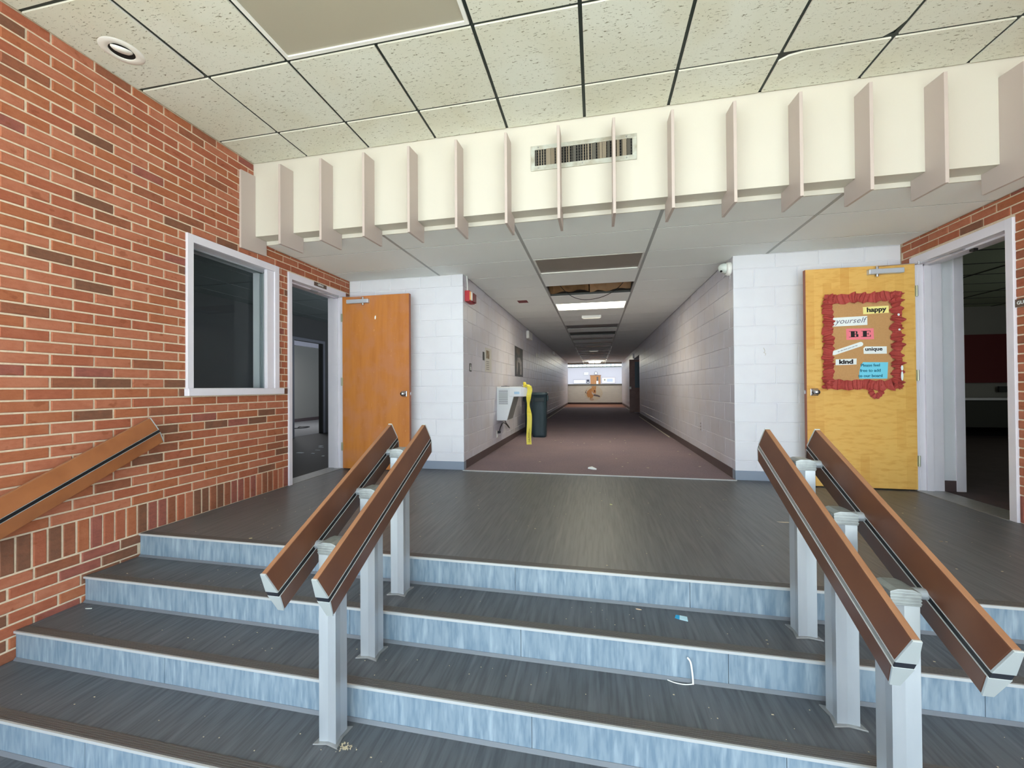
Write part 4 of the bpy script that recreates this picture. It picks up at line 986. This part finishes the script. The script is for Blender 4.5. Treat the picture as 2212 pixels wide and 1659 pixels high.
for u, s_ in ((.68, 'CAUTION'), (.9, 'CAUTION')):
    text(s_, .035, (-1.052, 6.402, .36 if u < .8 else .19), '-Y', M_INK, t, rot=PI/2+.03)
ribbon('tied_end', smooth_curve([(-1.13, 6.43, .99), (-1.135, 6.43, 1.06), (-1.125, 6.43, 1.08), (-1.10, 6.43, 1.03), (-1.06, 6.42, 1.025)], 6), .04, M_TAPE, t, lambda u: .9)
ribbon('knot_loop', smooth_curve([(-1.12, 6.44, 1.0), (-1.08, 6.42, 1.04), (-1.045, 6.40, 1.01), (-1.04, 6.40, .95)], 6), .05, M_TAPE, t, lambda u: .5)

# trash cans
def can(name, x, y, r0, r1, h, label):
    t = tag(empty(name, (x, y, .004)), label, 'trash can')
    m = MB(); n = 40
    prof = [(0, r0*.92), (.012, r0), (.05, r0*1.02), (h*.84, r1*.97), (h*.86, r1*1.0), (h*.93, r1*1.0), (h*.935, r1*1.08), (h, r1*1.08)]
    for z, r in prof:
        for i in range(n):
            a = 2*PI*i/n; k = (abs(math.cos(a))**4+abs(math.sin(a))**4)**(-1/4)*.94
            fl = 1-.025*(1 if .06 < z < h*.9 and (i % 5 == 0) else 0)
            m.v.append((r*k*fl*math.cos(a), r*k*fl*math.sin(a), z))
    for q in range(len(prof)-1):
        for i in range(n):
            j = (i+1) % n; m.f.append((q*n+i, q*n+j, (q+1)*n+j, (q+1)*n+i)); m.m.append(0)
    m.f.append(tuple(range(n))[::-1]); m.m.append(0)
    o = m.build('can_body', M_CAN, t, smooth=True); sd = o.modifiers.new('thick', 'SOLIDIFY'); sd.thickness = .006; sd.offset = -1
    for s in (-1, 1):
        MB().prism([(s*r1*.98, -.05, h*.80), (s*(r1*1.12), -.05, h*.83), (s*(r1*1.12), -.05, h*.93), (s*r1*.98, -.05, h*.93)], (0, .1, 0)).build('handle', M_CAN, t, bevel=.004)
    B(-r1*.45, r1*.7, -r1*1.04, -r1*.95, h*.80, h*.88).build('front_recess', mat('can_dark', (22, 36, 42), .5), t, bevel=.004)
    return t
can('trash_can', -1.105, 8.03, .142, .162, .885, 'dark green plastic trash can standing in front, beside the fountain')
can('trash_can', -1.345, 8.62, .15, .172, .84, 'dark plastic trash can half hidden behind the front can')

# ------------------------------------------------------------------ things on the right corridor wall
t = tag(empty('dome_camera', (C2, 4.76, 2.262)), 'white dome security camera at the corner of the right corridor wall', 'camera')
o = lathe([(.072, 0), (.074, .02), (.066, .042), (.05, .046)], 28).build('camera_base', M_WHITE2, t, smooth=True); o.rotation_euler = (0, -PI/2, 0)
o = lathe([(.052, .03), (.054, .05), (.050, .08), (.036, .105), (.015, .118), (.0001, .12)], 28).build('camera_dome', mat('dome_white', (214, 222, 216), .25), t, smooth=True); o.rotation_euler = (0, -PI/2+.25, -.1)
o = lathe([(.012, 0), (.0115, .006), (.0001, .006)], 16).build('lens', M_BLK, t); o.rotation_euler = (PI/2-.3, 0, -.55); o.location = (-.098, -.036, -.03)
B(-.004, 0, -.004, .004, -.11, -.07).build('screw_tab', M_WHITE2, t)
t = tag(empty('wall_jack', (C2, 6.06, .43)), 'small white wall plate with three dark holes low on the right corridor wall', 'outlet')
B(-.006, 0, -.06, .06, -.065, .065).build('jack_plate', M_BLOCKC, t, bevel=.002)
for z in (-.042, 0, .042):
    o = lathe([(.012, 0), (.0001, .001)], 12).build('jack_hole', M_BLACK, t); o.rotation_euler = (0, -PI/2, 0); o.location = (-.0065, 0, z)
t = tag(MB().tube(smooth_curve([(1.722, YB-.0015, 1.39), (1.735, YB-.0015, 1.355), (1.725, YB-.0015, 1.34), (1.742, YB-.0015, 1.33), (1.736, YB-.0015, 1.31)]), .0022, 6).build('wall_residue', mat('residue', (190, 182, 168), .8)), 'small curled adhesive mark on the right white block wall', 'mark')

# ------------------------------------------------------------------ litter
def scrap(name, x, y, z, w, l, rz, m, label, cat='scrap', group=None):
    pts = []
    rng = random.Random(int((x+9)*1000+(y+9)*77))
    for k in range(7):
        a = 2*PI*k/7; pts.append((w/2*math.cos(a)*rng.uniform(.7, 1.1), l/2*math.sin(a)*rng.uniform(.7, 1.1)))
    o = MB().prism([(p[0], p[1], 0) for p in pts], (0, 0, .0012)).build(name, m)
    o.location = (x, y, z+.0006); o.rotation_euler = (rng.uniform(-.02, .02), rng.uniform(-.02, .02), rz); return tag(o, label, cat, group)
M_CHIP = mat('chip_cream', (196, 184, 156), .8)
t = tag(empty('blue_wrapper', (.41, 2.135, -.1545)), 'blue and white torn wrapper on the first tread below the landing', 'wrapper'); t.rotation_euler = (0, 0, -.2)
MB().prism([(-.034, -.014, 0), (-.012, -.018, 0), (-.012, .018, 0), (-.03, .016, 0)], (0, 0, .002)).build('blue_end', mat('wrapper_blue', (36, 160, 212), .5), t)
MB().prism([(-.012, -.018, 0), (.026, -.022, 0), (.022, .018, 0), (-.012, .018, 0)], (0, 0, .002)).build('pale_end', mat('wrapper_pale', (186, 222, 236), .5), t)
scrap('paper_scrap', .205, 2.175, -.155, .032, .010, -.1, mat('scrap_peach', (238, 208, 176), .8), 'peach scrap at the foot of the top riser')
scrap('paper_scrap', .118, 3.506, 0, .022, .036, .4, mat('scrap_yellowgreen', (206, 214, 160), .8), 'pale yellow green scrap in the middle of the landing')
t = scrap('leaf_scrap', 1.333, 3.275, 0, .11, .022, -.05, mat('scrap_leaf', (206, 192, 170), .8), 'long pale leaf shaped scrap on the landing beside the right handrail')
o = tag(MB().prism([(0, 0, 0), (.10, -.015, 0), (.05, .04, 0)], (0, 0, .02)).build('crumpled_paper', M_PAPER), 'crumpled white paper lying on the carpet just past the threshold', 'paper'); o.location = (-.10, 4.93, .0045); o.rotation_euler = (.2, .1, .1); o.location.z = .012
scrap('paper_scrap', 2.13, 3.055, 0, .028, .016, .2, mat('scrap_brown', (150, 138, 120), .8), 'tiny grey tab on the landing right of the handrails')
scrap('paper_scrap', -2.26, 2.285, 0, .024, .018, .5, mat('scrap_cream', (226, 216, 170), .8), 'cream crumb on the landing near the left end of the top step')
scrap('paper_scrap', -2.975, 1.855, -.310, .05, .012, .2, M_PAPER, 'white torn strip on the second tread by the left wall')
t = tag(MB().tube(smooth_curve([(.384, 1.902, -.1995), (.396, 1.899, -.215), (.402, 1.898, -.25), (.405, 1.897, -.285), (.405, 1.893, -.3075)], 6), .0036, 6).build('white_twine', M_PAPER), 'bent white strip standing against the second riser', 'strip')
MB().tube(smooth_curve([(.405, 1.893, -.3065), (.37, 1.885, -.3075), (.33, 1.888, -.3075), (.30, 1.9, -.3075)], 6), .002, 6).build('loose_end', M_PAPER, t)
scrap('paper_scrap', .35, 1.50, -.4645, .012, .03, .3, M_PAPER, 'white sliver on the third tread in the middle')
cr = MB(); rng = random.Random(5)
for k in range(60):
    x = -1.02+rng.gauss(0, .012)+(k % 9 == 0)*.03; y = 1.476+rng.gauss(0, .008); s = rng.uniform(.0015, .0045)
    cr.box(x, x+s, y, y+s*1.2, -.4645, -.4645+s*.6)
tag(cr.build('crumb_pile', M_CHIP), 'small pile of cream crumbs beside the lowest left handrail post', 'crumbs', kind='stuff')
cr = MB(); rng = random.Random(11)
for k in range(340):
    x = rng.uniform(XL+.1, XRW-.1); y = rng.choice([rng.uniform(1.33, 2.15), rng.uniform(1.33, 2.15), rng.uniform(2.3, 4.6)]); z = stair_z(y)
    if any(abs(y-yn) < .06 for yn, _ in STEPS): continue
    s = rng.uniform(.0015, .0042)*(1.6 if y > 2.3 else 1); cr.box(x, x+s*rng.uniform(1, 2.4), y, y+s, z, z+.0012)
for k in range(30):
    x = rng.uniform(C1+.75, C2-.1); y = rng.uniform(4.8, 9.5); s = rng.uniform(.006, .018); cr.box(x, x+s*1.5, y, y+s, .004, .006)
tag(cr.build('floor_debris', M_CHIP), 'tiny pale specks of debris scattered over the steps, landing and carpet', 'debris', kind='stuff')

# ------------------------------------------------------------------ surroundings outside the frame: lobby shell and pavement that bounce the daylight
struct(B(-14, 14, -30, YBK, ZLOB-.15, ZLOB-.02).build('floor_pavement', mat('pavement', (194, 194, 188), .9)), 'pale concrete pavement outside the glazed entrance')
